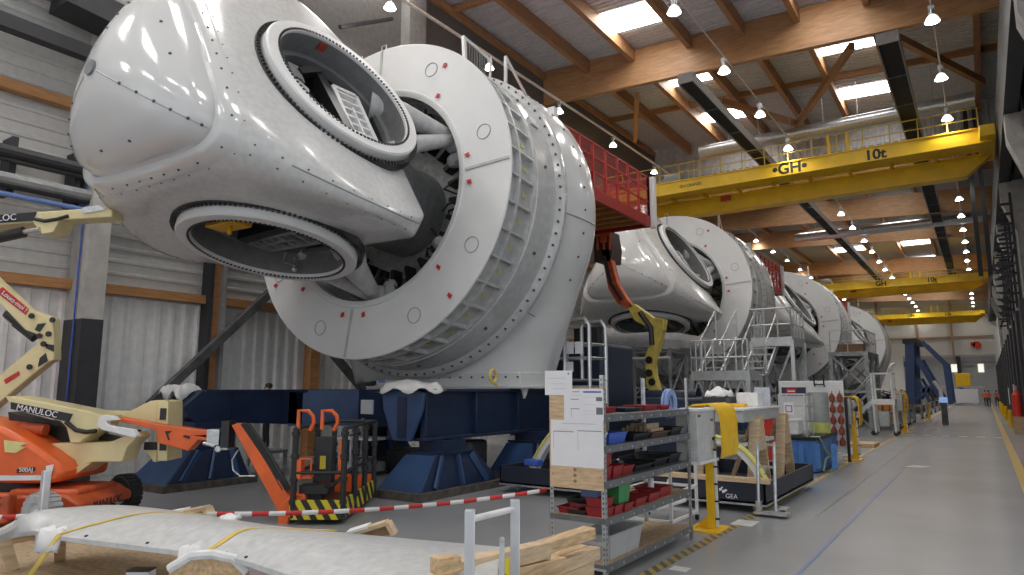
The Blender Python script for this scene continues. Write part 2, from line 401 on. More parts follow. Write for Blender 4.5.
# ---- left wall: pillars, girts, timber post, pipes
YP = 7.6
for k, y in enumerate((6.93, 24.6, 42.1, 59.6, 77.1, 94.6)):
    mb = MB(); mb.box(XL + 0.1, XL + 0.95, y, y + 0.43, 3.5, 13.0); mb.mi(1); mb.box(XL + 0.1, XL + 0.96, y - 0.01, y + 0.44, 0, 3.5)
    struct('concrete_pillar', mb, [CONC, CHAR])
for z in (4.3, 8.45):
    mb = MB().box(XL + 0.06, XL + 0.32, -20, YE, z - 0.11, z + 0.11); struct('wall_girt', mb, mat('girt_timber', (0.47, 0.23, 0.09), 0.6, var=0.1, scale=2, aniso=(8, 1, 8)))
for y, w in ((10.25, 0.26), (13.62, 0.34)):
    mb = MB().box(XL + 0.05, XL + 0.36, y, y + w, 0, 13.0 if y < 12 else 3.9); struct('wall_post', mb, MATS['girt_timber'])
    if y < 12:
        mb = MB().box(XL + 0.1, XL + 0.52, y + w, y + w + 0.1, 0, 13); struct('wall_post', mb, MIDG)
        mb = MB().box(XL + 0.1, XL + 0.5, y - 0.1, y, 0, 13); struct('wall_post', mb, CHAR)
mb = MB(); mb.bar(onx(150, 405, XL + 0.6), onx(275, 288, XL + 0.6), 0.2, 0.2); struct('wall_brace', mb, DARKG)
mb = MB(); mb.bar(onx(330, 350, XL + 0.6), onx(363, 390, XL + 0.6), 0.2, 0.2); struct('wall_brace', mb, DARKG)
mb = MB(); mb.bar(onx(-40, 5, XL + 1.0), onx(110, 62, XL + 1.0), 0.3, 0.3); struct('wall_rail', mb, CHAR)
mb = MB(); mb.bar(onx(60, -4, XL + 1.0), onx(130, 30, XL + 1.0), 0.9, 0.55); struct('wall_rail', mb, CHAR)
def wall_pipe(v0, v1, r, m, label, x=XL + 0.9, u1=112):
    a, b = onx(0, v0, x), onx(u1, v1, x); d = (b - a).normalized(); a = a - d * 6; b = b + d * 30
    a.z = b.z = (a.z + b.z) / 2
    mb = MB().tube([a, b], r, 10)
    return one('wall_pipe', mb, m, label, 'pipe')
for (u0, u1, v0, m_, r, lab) in ((0, 76, 149, CHAR, 0.13, 'upper black pipe along the cladding wall above the cream boom'), (0, 80, 158, BLACK, 0.05, 'thin black pipe just under the upper pipe on the cladding wall'), (0, 84, 177, MIDG, 0.13, 'dark grey pipe along the cladding wall, middle of the pipe bundle'), (0, 88, 184, BLACK, 0.06, 'thin black pipe under the dark grey pipe on the cladding wall'), (0, 80, 193, mat('pale_blue_pipe', (0.16, 0.27, 0.60), 0.4), 0.055, 'pale blue pipe along the cladding wall, lowest of the bundle')):
    a = onx(0, v0, XL + 0.75); mb = MB().tube([V((a.x, -6, a.z)), V((a.x, 24, a.z))], r, 10); one('wall_pipe', mb, m_, lab, 'pipe')
for q in ((10, 172), (75, 185)):
    a = onx(*q, XL + 0.5); mb = MB().box(a.x - 0.4, a.x + 0.12, a.y - 0.06, a.y + 0.06, a.z - 0.5, a.z + 0.75); struct('pipe_bracket', mb, CHAR)
mb = MB(); a = onx(70, 250, XL + 0.97); mb.tube([V((-16.33, 6.89, 0)), V((-16.36, 6.89, 8.2))], 0.02, 6)
one('hanging_cable', mb, mat('blue_cable', (0.05, 0.12, 0.45), 0.5), 'thin blue cable running down the concrete pillar behind the raised boom lift', 'cable')

# ---- right side: crane columns with corbels, charcoal doors/panels, cable racks
for k, y in enumerate((17.2, 26.2, 35.2, 44.2, 53.2, 62.2, 71.2, 80.2)):
    mb = MB(); mb.box(XR + 0.16, XR + 0.75, y, y + 0.8, 0, 17.5)
    mb.prism([V((XR + 0.18, y, 8.4)), V((XR - 0.3, y, 9.9)), V((XR - 0.3, y, 10.7)), V((XR + .18, y, 10.7))], (0, 0.8, 0))
    struct('concrete_pillar', mb, CONC)
mb = MB().box(XR - 0.32, XR + 0.06, 14, YE, 10.71, 12.6); struct('crane_rail_beam', mb, CHAR)
mb = MB().box(XL + 0.35, XL + 1.3, -10, YE, 10.6, 11.44); struct('crane_rail_beam', mb, MIDG)
for y0 in (40.0,):
    for k, xx in enumerate((0.34, 0.74)):
        mb = MB().box(xx - 0.1, xx + 0.1, y0 + .6, y0 + 0.9, 7.5, 16.6); struct('steel_column', mb, CHAR)
mb = MB().box(XR + 0.2, XR + 0.5, 16, YE, 10.75, 17.4); struct('wall_right_upper', mb, CHAR)
# ================================================================ NACELLES
NG = V((-11.4804, 10.9502, 6.4399)); NT, NW = 0.0806872, -0.05864
NA = V((math.sin(NW) * math.cos(NT), math.cos(NW) * math.cos(NT), -math.sin(NT)))
NX = NA.cross(V((0, 0, 1))).normalized(); NU = NX.cross(NA)
NR = 3.8267
def np_(s, r, th): return NG + NA * s + NX * (r * math.cos(th)) + NU * (r * math.sin(th))
def nl(s, x, u): return NG + NA * s + NX * x + NU * u
PHI = [math.radians(a) for a in (31, -89, 151)]
def hub_r(th, d, rc, p, q=None):
    a = 0
    for f in PHI:
        c = math.cos(th - f)
        if c > 0: a += (c / d) ** p
    a += (1 / rc) ** (q or p)
    return a ** (-1 / p) if q is None else ((sum((max(0, math.cos(th - f)) / d) ** p for f in PHI)) + (1 / rc) ** p) ** (-1 / p)
HUBSEC = [  # s, apothem, corner radius, sharpness
    (-1.36, 1.70, 2.98, 130), (-1.46, 1.74, 3.10, 130), (-2.0, 1.79, 3.36, 120), (-2.7, 1.82, 3.50, 100), (-3.3, 1.79, 3.40, 70), (-3.9, 1.71, 3.16, 34),
    (-4.4, 1.62, 2.86, 18), (-4.85, 1.52, 2.58, 12), (-5.22, 1.40, 2.30, 8)]
NOSESEC = [(-5.12, 1.31, 2.12, 8), (-5.30, 1.27, 2.05, 8), (-5.48, 1.245, 1.98, 8), (-5.66, 1.20, 1.87, 8), (-5.84, 1.11, 1.66, 7), (-6.0, 0.99, 1.42, 7), (-6.14, 0.83, 1.12, 6), (-6.26, 0.62, 0.78, 6), (-6.34, 0.40, 0.47, 6), (-6.385, 0.18, 0.2, 6)]
NH = 240
THS = []
for f_ in PHI:
    for i_ in range(NH // 3):
        u_ = (i_ + .5) / (NH // 3) * 2 - 1; THS.append(f_ + math.radians(60) * math.copysign(1 - (1 - abs(u_)) ** 2.2, u_))
THS = [THS[i] for i in list(range(80)) + list(range(160, 240)) + list(range(80, 160))]
def sec(s, d, rc, p, k=0.0): return [np_(s, hub_r(th, d, rc, p) + k, th) for th in THS]
def hub_frame_at(ph):
    rad = NX * math.cos(ph) + NU * math.sin(ph); cn = 0.122
    n = rad * math.cos(cn) - NA * math.sin(cn); t = NX * (-math.sin(ph)) + NU * math.cos(ph); w = n.cross(t)
    return rad, n, t, w, NG + NA * -2.683 + rad * 1.845
def smooth_prof(tab, n):
    """Catmull-Rom through the table rows"""
    out = []
    for i in range(len(tab) - 1):
        p0, p1, p2, p3 = tab[max(0, i - 1)], tab[i], tab[i + 1], tab[min(len(tab) - 1, i + 2)]
        for k in range(n):
            t = k / n
            out.append(tuple(0.5 * (2 * b + (c - a) * t + (2 * a - 5 * b + 4 * c - d) * t * t + (3 * b - a - 3 * c + d) * t ** 3) for a, b, c, d in zip(p0, p1, p2, p3)))
    out.append(tab[-1]); return out
NAC = thing('wind_turbine_nacelle', 'white wind turbine nacelle at the front, with its three-sided hub and round open generator ring', 'nacelle', (NG.x, NG.y + 3.5, 2.05), 'nacelles in a row down the hall')
# ---- hub shell with three round openings cut in it
mb = MB()
rings = [sec(*q) for q in smooth_prof(HUBSEC, 4)]
inner = [sec(s, d - 0.09, rc - 0.09, p) for s, d, rc, p in smooth_prof(HUBSEC, 4)]
mb.loft(rings + inner[::-1] + [rings[0]])
hub = obj('hub_shell', mb, [MOTTLE], NAC, smooth=28)
bm = bmesh.new(); bm.from_mesh(hub.data); bmesh.ops.remove_doubles(bm, verts=bm.verts, dist=1e-4); bmesh.ops.recalc_face_normals(bm, faces=bm.faces); bm.to_mesh(hub.data); bm.free()
cut = MB()
for ph in PHI:
    rad, n, t, w, c = hub_frame_at(ph); cut.lathe([(-0.75, 1.74), (0.9, 1.74)], c, n, t, 64, True, True)
co = obj('cutter', cut, MOTTLE, None)
bm = bmesh.new(); bm.from_mesh(co.data); bmesh.ops.recalc_face_normals(bm, faces=bm.faces); bm.to_mesh(co.data); bm.free()
bo = hub.modifiers.new('cut', 'BOOLEAN'); bo.operation = 'DIFFERENCE'; bo.solver = 'EXACT'; bo.use_self = True; bo.object = co
dg = bpy.context.evaluated_depsgraph_get(); dg.update()
me = bpy.data.meshes.new_from_object(hub.evaluated_get(dg)); hub.modifiers.clear(); hub.data = me
me.set_sharp_from_angle(angle=math.radians(22))
bpy.data.objects.remove(co, do_unlink=True)
# seam lip round the nose and bolts
mb = MB(); lip = []
for s, d, rc, k in ((-5.08, 1.435, 2.37, -0.04), (-5.085, 1.435, 2.37, 0.026), (-5.32, 1.38, 2.26, 0.026), (-5.37, 1.355, 2.22, 0.0), (-5.36, 1.31, 2.12, -0.08), (-5.2, 1.27, 2.05, -.08)): lip.append(sec(s, d, rc, 9, k))
mb.loft(lip); obj('hub_lip', mb, NOSEW, hub, smooth=50)
mb = MB()
for i in range(27):
    th = 2 * math.pi * (i + .5) / 27; r = hub_r(th, 1.40, 2.29, 9); p = np_(-5.22, r + 0.0, th); q = np_(-5.222, r + 0.045, th); mb.cyl(p, q, 0.02, 6)
    r = hub_r(th, 1.46, 2.46, 9); p = np_(-5.04, r - 0.02, th); q = np_(-5.045, r + 0.008, th); mb.cyl(p, q, 0.016, 6)
for ph in (math.radians(-29), math.radians(91), math.radians(211)):
    for s in [-4.9 + .36 * j for j in range(10)]:
        row = min(HUBSEC, key=lambda h: abs(h[0] - s))
        for dt in (-0.035, 0.035):
            i0 = max([h for h in HUBSEC if h[0] >= s], key=lambda h: -h[0]); i1 = min([h for h in HUBSEC if h[0] <= s], key=lambda h: -h[0]) if s > -5.22 else HUBSEC[-1]
            f = 0 if i0 is i1 else (s - i0[0]) / (i1[0] - i0[0])
            d, rc, p_ = (i0[j] + (i1[j] - i0[j]) * f for j in (1, 2, 3))
            r = hub_r(ph + dt, d, rc, p_); mb.cyl(np_(s, r - 0.02, ph + dt), np_(s, r + 0.008, ph + dt), 0.018, 6)
obj('bolt_row', mb, DARKG, hub)
# corner joint strips between the hub panels
mb = MB()
for ph in (math.radians(-29), math.radians(91), math.radians(211)):
    pts = []
    for s, d, rc, p in smooth_prof(HUBSEC, 3)[4:-6]: pts.append(np_(s, hub_r(ph + 0.02, d, rc, p) + 0.001, ph + 0.02))
    mb.tube(pts, 0.014, 5)
obj('panel_joint', mb, MIDG, hub)
# ---- nose cone
mb = MB(); mb.loft([sec(*q) for q in smooth_prof(NOSESEC, 4)], False, True)
nose = obj('nose_cone', mb, NOSEW, NAC, smooth=60)
mb = MB()
for ph in (math.radians(-29), math.radians(91), math.radians(211)):
    for s, d, rc, p in NOSESEC[2:-1]:
        r = hub_r(ph + .03, d, rc, p)
for ph in (math.radians(-29), math.radians(91), math.radians(211)):
    pts = [np_(s, hub_r(ph, d, rc, p) + 0.002, ph) for s, d, rc, p in smooth_prof(NOSESEC, 4)[6:]]
    mb.tube(pts, 0.012, 5)
obj('nose_joint', mb, GREYP, nose)
mb = MB()
for ph in (math.radians(-29), math.radians(91), math.radians(211)):
    for s, d, rc, p in NOSESEC[2:-2]:
        for dt in (-.06, .0, .06)[1:2]:
            r = hub_r(ph + dt, d, rc, p); mb.ball(np_(s, r, ph + dt), 0.03, 6)
    for th in (ph + 0.7, ph - 0.7): mb.ball(np_(-5.84, hub_r(th, 1.11, 1.66, 7), th), 0.028, 6)
obj('nose_bolt', mb, DARKG, nose)
mb = MB().lathe([(-6.35, 0.13), (-6.425, 0.13), (-6.43, 0.0)], NG, NA, NX, 20); obj('nose_hatch', mb, MIDG, nose)
# ---- blade bearings (one per face)
for bi, ph in enumerate(PHI):
    rad, n, t, w, c = hub_frame_at(ph)
    mb = MB(); mb.lathe([(0.12, 1.42), (0.18, 1.42), (0.20, 1.44), (0.20, 1.66), (0.17, 1.69), (-0.02, 1.69), (-0.04, 1.72), (-0.5, 1.72)], c, n, t, 96)
    br = obj('blade_bearing', mb, SATIN, NAC, smooth=30)
    mb = MB(); mb.lathe([(-0.12, 1.69), (0.02, 1.71), (0.02, 1.80), (-0.12, 1.82)], c, n, t, 96)
    for k in range(120):
        a = 2 * math.pi * k / 120; x = t * math.cos(a) + w * math.sin(a); y = n.cross(x); mb.frame(c + x * 1.765 + n * 0.035, x * 0.035, y * 0.022, n * 0.02)
    obj('toothed_ring', mb, BLACK, br)
    mb = MB()
    for k in range(110):
        a = 2 * math.pi * k / 110; x = t * math.cos(a) + w * math.sin(a); y = n.cross(x); mb.frame(c + x * 1.455 + n * 0.20, x * 0.022, y * 0.02, n * 0.02)
    obj('bolt_ring', mb, BLACK, br)
    mb = MB(); mb.lathe([(0.13, 1.418), (-0.30, 1.40), (-0.32, 1.30), (-0.5, 1.29)], c, n, t, 64); obj('inner_bearing_ring', mb, mat('bearing_grey', (.17, .175, .18), .45), br, smooth=30)
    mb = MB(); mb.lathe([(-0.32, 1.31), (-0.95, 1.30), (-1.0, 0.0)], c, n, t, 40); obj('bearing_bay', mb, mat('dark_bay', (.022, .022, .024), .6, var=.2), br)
    # pitch gear inside the bay: slanted white frame, black cable trays, motors
    def L(a, b, h): return c - w * a - t * b + n * h
    mb = MB()
    tilt = V((0, 0, 0))
    fr = [(0.2, -.62), (0.78, -.62), (0.78, 1.02), (0.2, 1.02)]
    for i in range(4): mb.bar(L(*fr[i], -0.3), L(*fr[(i + 1) % 4], -0.3), 0.10, 0.12, n)
    mb.frame(L(0.49, .2, -0.38), w * 0.28, t * .82, n * 0.02)
    for k in range(7): mb.bar(L(0.2, -0.5 + k * 0.23, -0.3), L(0.78, -0.5 + k * 0.23, -0.3), 0.05, 0.1, n)
    mb.bar(L(0.48, -0.1, -0.28), L(0.48, .9, -0.28), 0.05, 0.1, n)
    obj('pitch_cabinet_frame', mb, SATIN if bi == 0 else MIDG, br)
    r5 = random.Random(bi + 3)
    for k in range(12 if bi == 1 else 5):
        mb = MB(); a, b = r5.uniform(-.85, .15), r5.uniform(-.8, .8); q = L(a, b, -.62 + r5.uniform(-.12, .2))
        if k % 3 == 0: mb.tube([q, q + t * r5.uniform(-.5, .5) + w * .3, q + w * .6 + n * .1], r5.uniform(.03, .06), 8)
        else: mb.frame(q, (t + w * r5.uniform(-.5, .5)).normalized() * r5.uniform(.1, .3), w * r5.uniform(.05, .14), n * r5.uniform(.04, .1))
        obj('pitch_equipment', mb, (GREYP, MIDG, STEEL)[k % 3], br)
    mb = MB()
    mb.bar(L(0.02, -1.1, -0.45), L(0.02, 0.95, -0.3), 0.22, 0.3, n); mb.bar(L(0.0, -1.0, -0.3), L(-0.45, -.8, -0.4), 0.16, 0.16, n)
    mb.bar(L(0.93, -0.6, -0.45), L(0.93, .6, -0.4), 0.1, 0.16, n)
    for k in range(9):
        a = random.uniform(-1, 1); b = random.uniform(-.8, .8); pts = [L(-0.5 + a * 0.3, b, -0.5), L(-0.7 + a * .2, b + 0.2, -0.35), L(-0.95, b * .6 + 0.3, -0.5), L(-1.1, b * .4, -0.7)]
        mb.tube(pts, 0.035, 6)
    mb.frame(L(-0.75, -0.35, -0.55), t * 0.18, w * 0.25, n * 0.2)
    obj('pitch_cable', mb, BLACK, br)
    mb = MB(); mb.cyl(L(-1.05, -0.1, -0.25), L(-0.62, -0.05, -0.36), 0.14, 14); mb.cyl(L(-0.7, 0.6, -0.95), L(-0.7, 0.6, -0.6), 0.16, 14)
    mb.frame(L(-0.45, 0.3, -0.8), w * 0.1, t * 0.4, n * 0.1)
    obj('pitch_motor', mb, GREYP, br, smooth=40)
    if bi == 1:
        mb = MB(); q = c + NA * -1.12 - n * 0.16; e = t * 0.62; mb.prism([q - e * 0.9 - n * .35, q + e * .6 - n * .35, q + e * 0.45 - NA * -0.02 + n * 0.1, q - e * 0.8 + n * 0.1], NA * 0.42); mb.cyl(q + n * 0.1 + NA * .2, q + n * 0.26 + NA * .2, 0.05, 8)
        obj('yellow_shield', mb, mat('amber_yellow_paint', (0.75, 0.42, 0.02), 0.45), br, bevel=0.03)
        mb = MB(); q = c + NA * 1.15 + t * -0.55 + n * 0.12
        mb.bar(q, q + NA * -0.3, .05, .05); mb.bar(q - n * .2, q + n * .1, 0.06, 0.06); mb.bar(q + NA * -0.3 - n * .2, q + NA * -0.3 + n * 0.02, 0.05, 0.05); mb.ball(q + n * .1, 0.06, 8)
        obj('sensor_bracket', mb, STEEL, br)
    else:
        mb = MB(); q = c + n * 0.0; a = math.radians(75) if bi == 0 else 0
        x = NA * -0.55 + t * 0.0
        dr = (-w * 0.45 + t * 0.9).normalized() if False else None
        mb.frame(c + w * 0.0 + t * 1.39 + n * 0.02, t * 0.012, w * 0.09, n * 0.09)
        obj('red_sticker', mb, mat('brick_red_sticker', (0.35, 0.05, 0.03), 0.5), br)
# ---- cast frame behind the hub and the arms to the generator
mb = MB(); mb.lathe([(-1.15, 1.75), (-0.9, 1.5), (-0.2, 1.2), (0.6, 1.1), (1.5, 1.1), (1.6, 0)], NG, NA, NX, 40); 
cast = obj('main_shaft', mb, MIDG, NAC, smooth=40)
mb = MB(); mb.loft([sec(-1.42, 1.6, 2.8, 60), sec(-1.3, 1.2, 1.6, 26), sec(-1.1, 1.0, 1.2, 10)], False, True); obj('hub_back_plate', mb, DARKG, cast)
for ph in (31, -89, 151):
    for dph, dd in ((24, 2), (-24, -2)):
        a = math.radians(ph + dph); b = math.radians(ph + dd)
        mb = MB(); mb.tube([np_(-1.35, 1.75, a), np_(-0.8, 2.02, a * .5 + b * .5), np_(0.25, 2.3, b), np_(0.75, 2.42, b)], [0.36, 0.27, 0.16, 0.22] if dph > 0 else [0.24, 0.19, 0.14, 0.2], 14)
        mb.cyl(np_(0.55, 2.1, b), np_(0.55, 2.56, b), 0.2, 12)
        mb.ball(np_(.45, 2.3, b), .26, 10); obj('frame_arm', mb, mat('arm_grey', (.46, .465, .47), .4), NAC, smooth=40)
# ---- generator ring
mb = MB(); e = 0.012
mb.lathe([(0.02, 2.50), (-0.01, 2.56), (-0.03, 2.60), (-0.03, 2.64), (0.0, 2.66), (0.0, NR - 0.02), (0.02, NR), (0.05, NR), (0.07, NR - 0.1)], NG, NA, NX, 128)
gen = obj('generator_ring', mb, SATIN, NAC, smooth=30)
mb = MB(); mb.lathe([(0.05, NR - 0.12), (1.12, NR - 0.12)], NG, NA, NX, 128); obj('recess_wall', mb, GREYP, gen, smooth=30)
mb = MB()
for s0, s1 in ((0.36, 0.43), (1.0, 1.09)): mb.lathe([(s0, NR - 0.13), (s0, NR - 0.01), (s1, NR - 0.01), (s1, NR - 0.13)], NG, NA, NX, 128)
for k in range(40):
    a = 2 * math.pi * k / 40; r = NX * math.cos(a) + NU * math.sin(a); tt = NA.cross(r)
    mb.frame(NG + NA * 0.55 + r * (NR - 0.07), NA * 0.5, tt * 0.022, r * 0.055)
obj('recess_rib', mb, mat('rib_grey', (.56, .565, .565), .4), gen, smooth=30)
mb = MB()
for k in range(40):
    a = 2 * math.pi * (k + .5) / 40; r = NX * math.cos(a) + NU * math.sin(a); tt = NA.cross(r)
    mb.frame(NG + NA * 0.74 + r * (NR - 0.115), NA * 0.07, tt * 0.05, r * 0.012)
obj('yellow_mark', mb, mat('pale_yellow_mark', (0.55, 0.52, 0.22), 0.6), gen)
mb = MB(); mb.lathe([(1.09, NR - 0.03), (1.12, NR + 0.02), (1.16, NR + 0.02), (1.9, NR + 0.05), (1.96, 4.02), (2.02, 4.06), (2.12, 4.06), (2.17, 4.0), (2.17, 3.9)], NG, NA, NX, 128)
obj('stator_band', mb, mat('stator_light_grey', (.54, .55, .55), .22, var=.04, coat=.5), gen, smooth=30)
mb = MB()
for k in range(90):
    a = 2 * math.pi * k / 90; mb.cyl(np_(1.94, 3.98, a), np_(1.90, 3.98, a), 0.028, 6)
for k in range(12):
    a = 2 * math.pi * (k + .3) / 12; mb.cyl(np_(1.45, NR + .02, a), np_(1.45, NR + 0.07, a), 0.04, 8)
obj('flange_bolt', mb, DARKG, gen)
for a_ in (4.5, 91.0, -95.5, 176):    # face joints
    a = math.radians(a_); r = NX * math.cos(a) + NU * math.sin(a); tt = NA.cross(r)
    mb = MB().frame(NG + NA * -0.012 + r * 3.23, r * 0.55, tt * 0.03, NA * 0.012); obj('face_joint', mb, GREYP, gen)
mb = MB()
for a_, r0 in ((62, 3.25), (18, 3.25), (-27, 3.3), (-62, 3.3), (-112, 3.3), (-150, 3.3), (108, 3.3)):
    a = math.radians(a_); c = np_(-0.006, r0, a)
    pts = [c + NX * 0.17 * math.cos(2 * math.pi * k / 24) + NU * 0.17 * math.sin(2 * math.pi * k / 24) for k in range(24)]
    mb.tube(pts + [pts[0]], 0.009, 5, False)
obj('plug_ring', mb, MIDG, gen)
for a_, r0 in ((50, 2.78), (56, 3.45), (11, 2.76), (-2, 2.8), (-42, 2.86), (-46, 3.55), (-88, 2.82), (-101, 2.84), (-133, 2.84), (-147, 3.5)):
    a = math.radians(a_); c = np_(-0.04, r0, a); r = (NX * math.cos(a) + NU * math.sin(a)); tt = NA.cross(r)
    mb = MB().prism([c - r * .065 - tt * .035, c + r * .045 - tt * .05, c + r * .065 + tt * .035, c - r * 0.035 + tt * 0.035], NA * 0.02); obj('red_flag', mb, REDTAG, gen)
# inside of the ring
mb = MB(); mb.lathe([(0.02, 2.50), (0.25, 2.56), (0.28, 2.66), (0.75, 2.66), (0.78, 2.45), (0.95, 2.45), (0.98, 2.6), (1.35, 2.6), (1.38, 2.2), (1.45, 1.0)], NG, NA, NX, 96)
gi = obj('generator_bore', mb, mat('bore_grey', (.36, .365, .37), .4, var=.12), NAC, smooth=30)
mb = MB(); mb.lathe([(1.36, 2.15), (1.30, 2.15), (1.22, 1.95), (1.3, 1.7), (1.36, 1.7)], NG, NA, NX, 96); obj('winding_band', mb, COPPER, gi)
mb = MB()
for k in range(12):
    a0 = random.uniform(0, 6.28); pts = [np_(0.3 + random.uniform(0, .9), 2.2 + random.uniform(-.5, .3), a0 + j * 0.11) for j in range(5)]; mb.tube(pts, 0.03, 6)
for k in range(24):
    a = 2 * math.pi * k / 24; r = NX * math.cos(a) + NU * math.sin(a); tt = NA.cross(r); mb.frame(NG + NA * 1.1 + r * 1.9, r * 0.35, tt * 0.05, NA * 0.16)
obj('bore_cable', mb, BLACK, gi)
mb = MB()
for a_ in (95, 20, -35, -80, -140): 
    a = math.radians(a_); mb.cyl(np_(0.5, 2.5, a), np_(0.5, 2.15, a), 0.16, 10); mb.ball(np_(0.5, 2.1, a), 0.17, 8)
obj('brake_caliper', mb, GREYP, gi)
mb = MB(); c = np_(-0.06, 2.62, math.radians(88)); mb.ball(c, 0.09, 8, (1, 1, 1.4)); mb.bar(c + V((0, 0, .1)), c + V((0, 0, .3)), .1, .02); obj('hanging_hook', mb, BLACK, gi)
# lifting eyes on top
mb = MB()
for a_ in (104, 92):
    a = math.radians(a_); c = np_(0.12, NR, a); pts = [c + NX * -.08, c + NX * -.07 + NU * .2, c + NX * .07 + NU * .2, c + NX * .08]; mb.tube(pts, 0.02, 6)
obj('lifting_eye', mb, STEEL, gen)
# ---- nacelle housing behind the generator: round above, flat-bottomed below
def house_sec(s, R_, hw, zb, cx=0.0, cu=0.0, n=120):
    pts = []
    tb = math.atan2(zb, hw)          # corner angle (negative)
    # tangent angle from the corner to the circle
    L_ = math.hypot(hw, zb)
    at = math.acos(min(1, R_ / L_)) if L_ > R_ else 0
    ta = tb + at
    for i in range(n):
        th = 2 * math.pi * i / n - math.pi / 2
        t_ = th if math.cos(th) >= 0 else math.pi - th       # mirrored to the right side
        if t_ > math.pi: t_ -= 2 * math.pi
        if t_ > ta or L_ <= R_: r = R_
        elif t_ >= tb: r = R_ / math.cos(t_ - ta)
        else: r = abs(zb) / max(0.05, -math.sin(t_))
        pts.append(NG + NA * s + NX * (cx + r * math.cos(th)) + NU * (cu + r * math.sin(th)))
    return pts
HS = [(2.15, 3.92, 0.6, -3.95), (2.35, 3.98, 1.6, -4.05), (2.7, 4.10, 2.5, -4.12), (3.1, 4.18, 2.9, -4.15), (3.45, 4.17, 2.95, -4.12), (3.7, 4.02, 2.95, -4.10), (3.9, 3.75, 2.9, -4.05)]
mb = MB(); mb.loft([house_sec(*q) for q in smooth_prof(HS, 4)], False, True)
hs = obj('nacelle_housing', mb, WHITE, NAC, smooth=40)
mb = MB(); mb.loft([house_sec(*q) for q in ((3.88, 1.5, 1.3, -1.6, -1.4), (5.0, 1.45, 1.2, -1.5, -1.7), (7.5, 1.4, 1.2, -1.4, -1.7), (9.6, 1.3, 1.1, -1.2, -1.7))], False, True)
obj('rear_housing', mb, WHITE, hs, smooth=40)
mb = MB()
for th_ in (-3.5, 60, -40):
    a = math.radians(th_)
    pts = []
    for s, R_, hw, zb in smooth_prof(HS, 3): pts.append(NG + NA * s + (NX * math.cos(a) + NU * math.sin(a)) * (R_ + 0.004))
    mb.tube(pts, 0.016, 5)
obj('housing_joint', mb, MIDG, hs)
mb = MB()
for k in range(22):
    a = math.radians(-40 + k * 8); mb.cyl(np_(2.9, 4.11, a), np_(2.9, 4.17, a), 0.03, 6)
obj('housing_bolt', mb, DARKG, hs)
# base flange
mb = MB()
y0 = NG.y + 3.1
mb.box(NG.x - 1.62, NG.x + 2.85, y0 - 1.1, y0 + 0.75, 2.06, 2.36); mb.box(NG.x - 1.7, NG.x + 2.93, y0 - 1.18, y0 + 0.75, 1.99, 2.07)
bp = obj('base_flange', mb, SATIN, NAC, bevel=0.02)
mb = MB()
for k in range(14): x = NG.x - 1.5 + k * 0.33; mb.cyl((x, y0 - 1.1, 2.25), (x, y0 - 1.13, 2.25), 0.025, 6)
obj('base_bolt', mb, DARKG, bp)
a = ony(386, 372, y0 - 0.02); mb = MB().box(NG.x - 1.66, NG.x - 1.28, y0 - 1.13, y0 - 1.11, 2.08, 2.42); ps_ = obj('paper_sheet', mb, PAPER, bp); mb = MB().box(NG.x - 1.6, NG.x - 1.34, y0 - 1.135, y0 - 1.13, 2.14, 2.34); obj('blue_print', mb, mat('pale_blue_print', (.25, .38, .75), .6), ps_)
# handrail gate and small vent on the top right of the drum
mb = MB()
for q in ((4.6, 3.1, 62),):
    c = np_(3.0, 4.1, math.radians(66)); d = np_(4.6, 3.55, math.radians(66))
    mb.bar(c, c + V((0, 0, 1.0)), .07, .07); mb.bar(d, d + V((0, 0, 1.1)), .07, .07); mb.bar(c + V((0, 0, 1)), d + V((0, 0, 1.1)), .06, .06)
obj('roof_handrail', mb, SATIN, hs)
mb = MB(); c = np_(1.6, NR + .05, math.radians(70)); 
mb.bar(c, c + V((-.15, .1, 1.1)), .09, .09); mb.bar(c + NA * 1.1, c + NA * 1.1 + V((0, .1, .95)), .05, .05); mb.bar(c + V((-.15, .1, 1.1)), c + NA * 1.1 + V((0, .1, .95)), .05, .05)
obj('roof_gate', mb, SATIN, gen)
mb = MB()
for k in range(8): mb.bar(c + NA * (.15 + .12 * k) + V((-.1, .05, .1)), c + NA * (.15 + .12 * k) + V((-.1, .05, 1.0)), .03, .03)
obj('gate_bar', mb, DARKG, gen)
for a_, s in ((56, 2.9), (27, 1.45)):
    a = math.radians(a_); r = NX * math.cos(a) + NU * math.sin(a); tt = NA.cross(r); c = NG + NA * s + r * (4.14 if s > 2 else NR + .04)
    mb = MB().frame(c, NA * 0.16, tt * 0.12, r * 0.04); obj('access_cap', mb, GREYP, gen, bevel=.02)
# ---- red helicopter-hoist platform on the roof, rear
PX0, PX1, PY0, PY1, PZ = -14.2, -8.55, 14.95, 20.4, 7.45
mb = MB()
for k in range(9): y = PY0 + 0.2 + k * 0.6; mb.box(PX0, PX1, y, y + 0.14, PZ - 0.22, PZ - 0.02)
hp = obj('hoist_platform', MB().box(PX0, PX1, PY0, PY1, PZ - 0.03, PZ + 0.02), DKORANGE, NAC)
obj('platform_joist', mb, mat('ochre_joist', (0.42, 0.2, 0.05), 0.6), hp)
mb = MB()
for x in (PX0, PX1): mb.box(x - .06, x + .06, PY0, PY1, PZ - 0.28, PZ + 0.06)
for y in (PY0, PY1): mb.box(PX0, PX1, y - .06, y + .06, PZ - 0.28, PZ + 0.06)
for k in range(8):
    y = PY0 + (PY1 - PY0) * k / 7
    for x in (PX0, PX1): mb.box(x - .035, x + .035, y - .035, y + .035, PZ, PZ + 1.4)
for k in range(5):
    x = PX0 + (PX1 - PX0) * k / 4
    for y in (PY0, PY1): mb.box(x - .035, x + .035, y - .035, y + .035, PZ, PZ + 1.4)
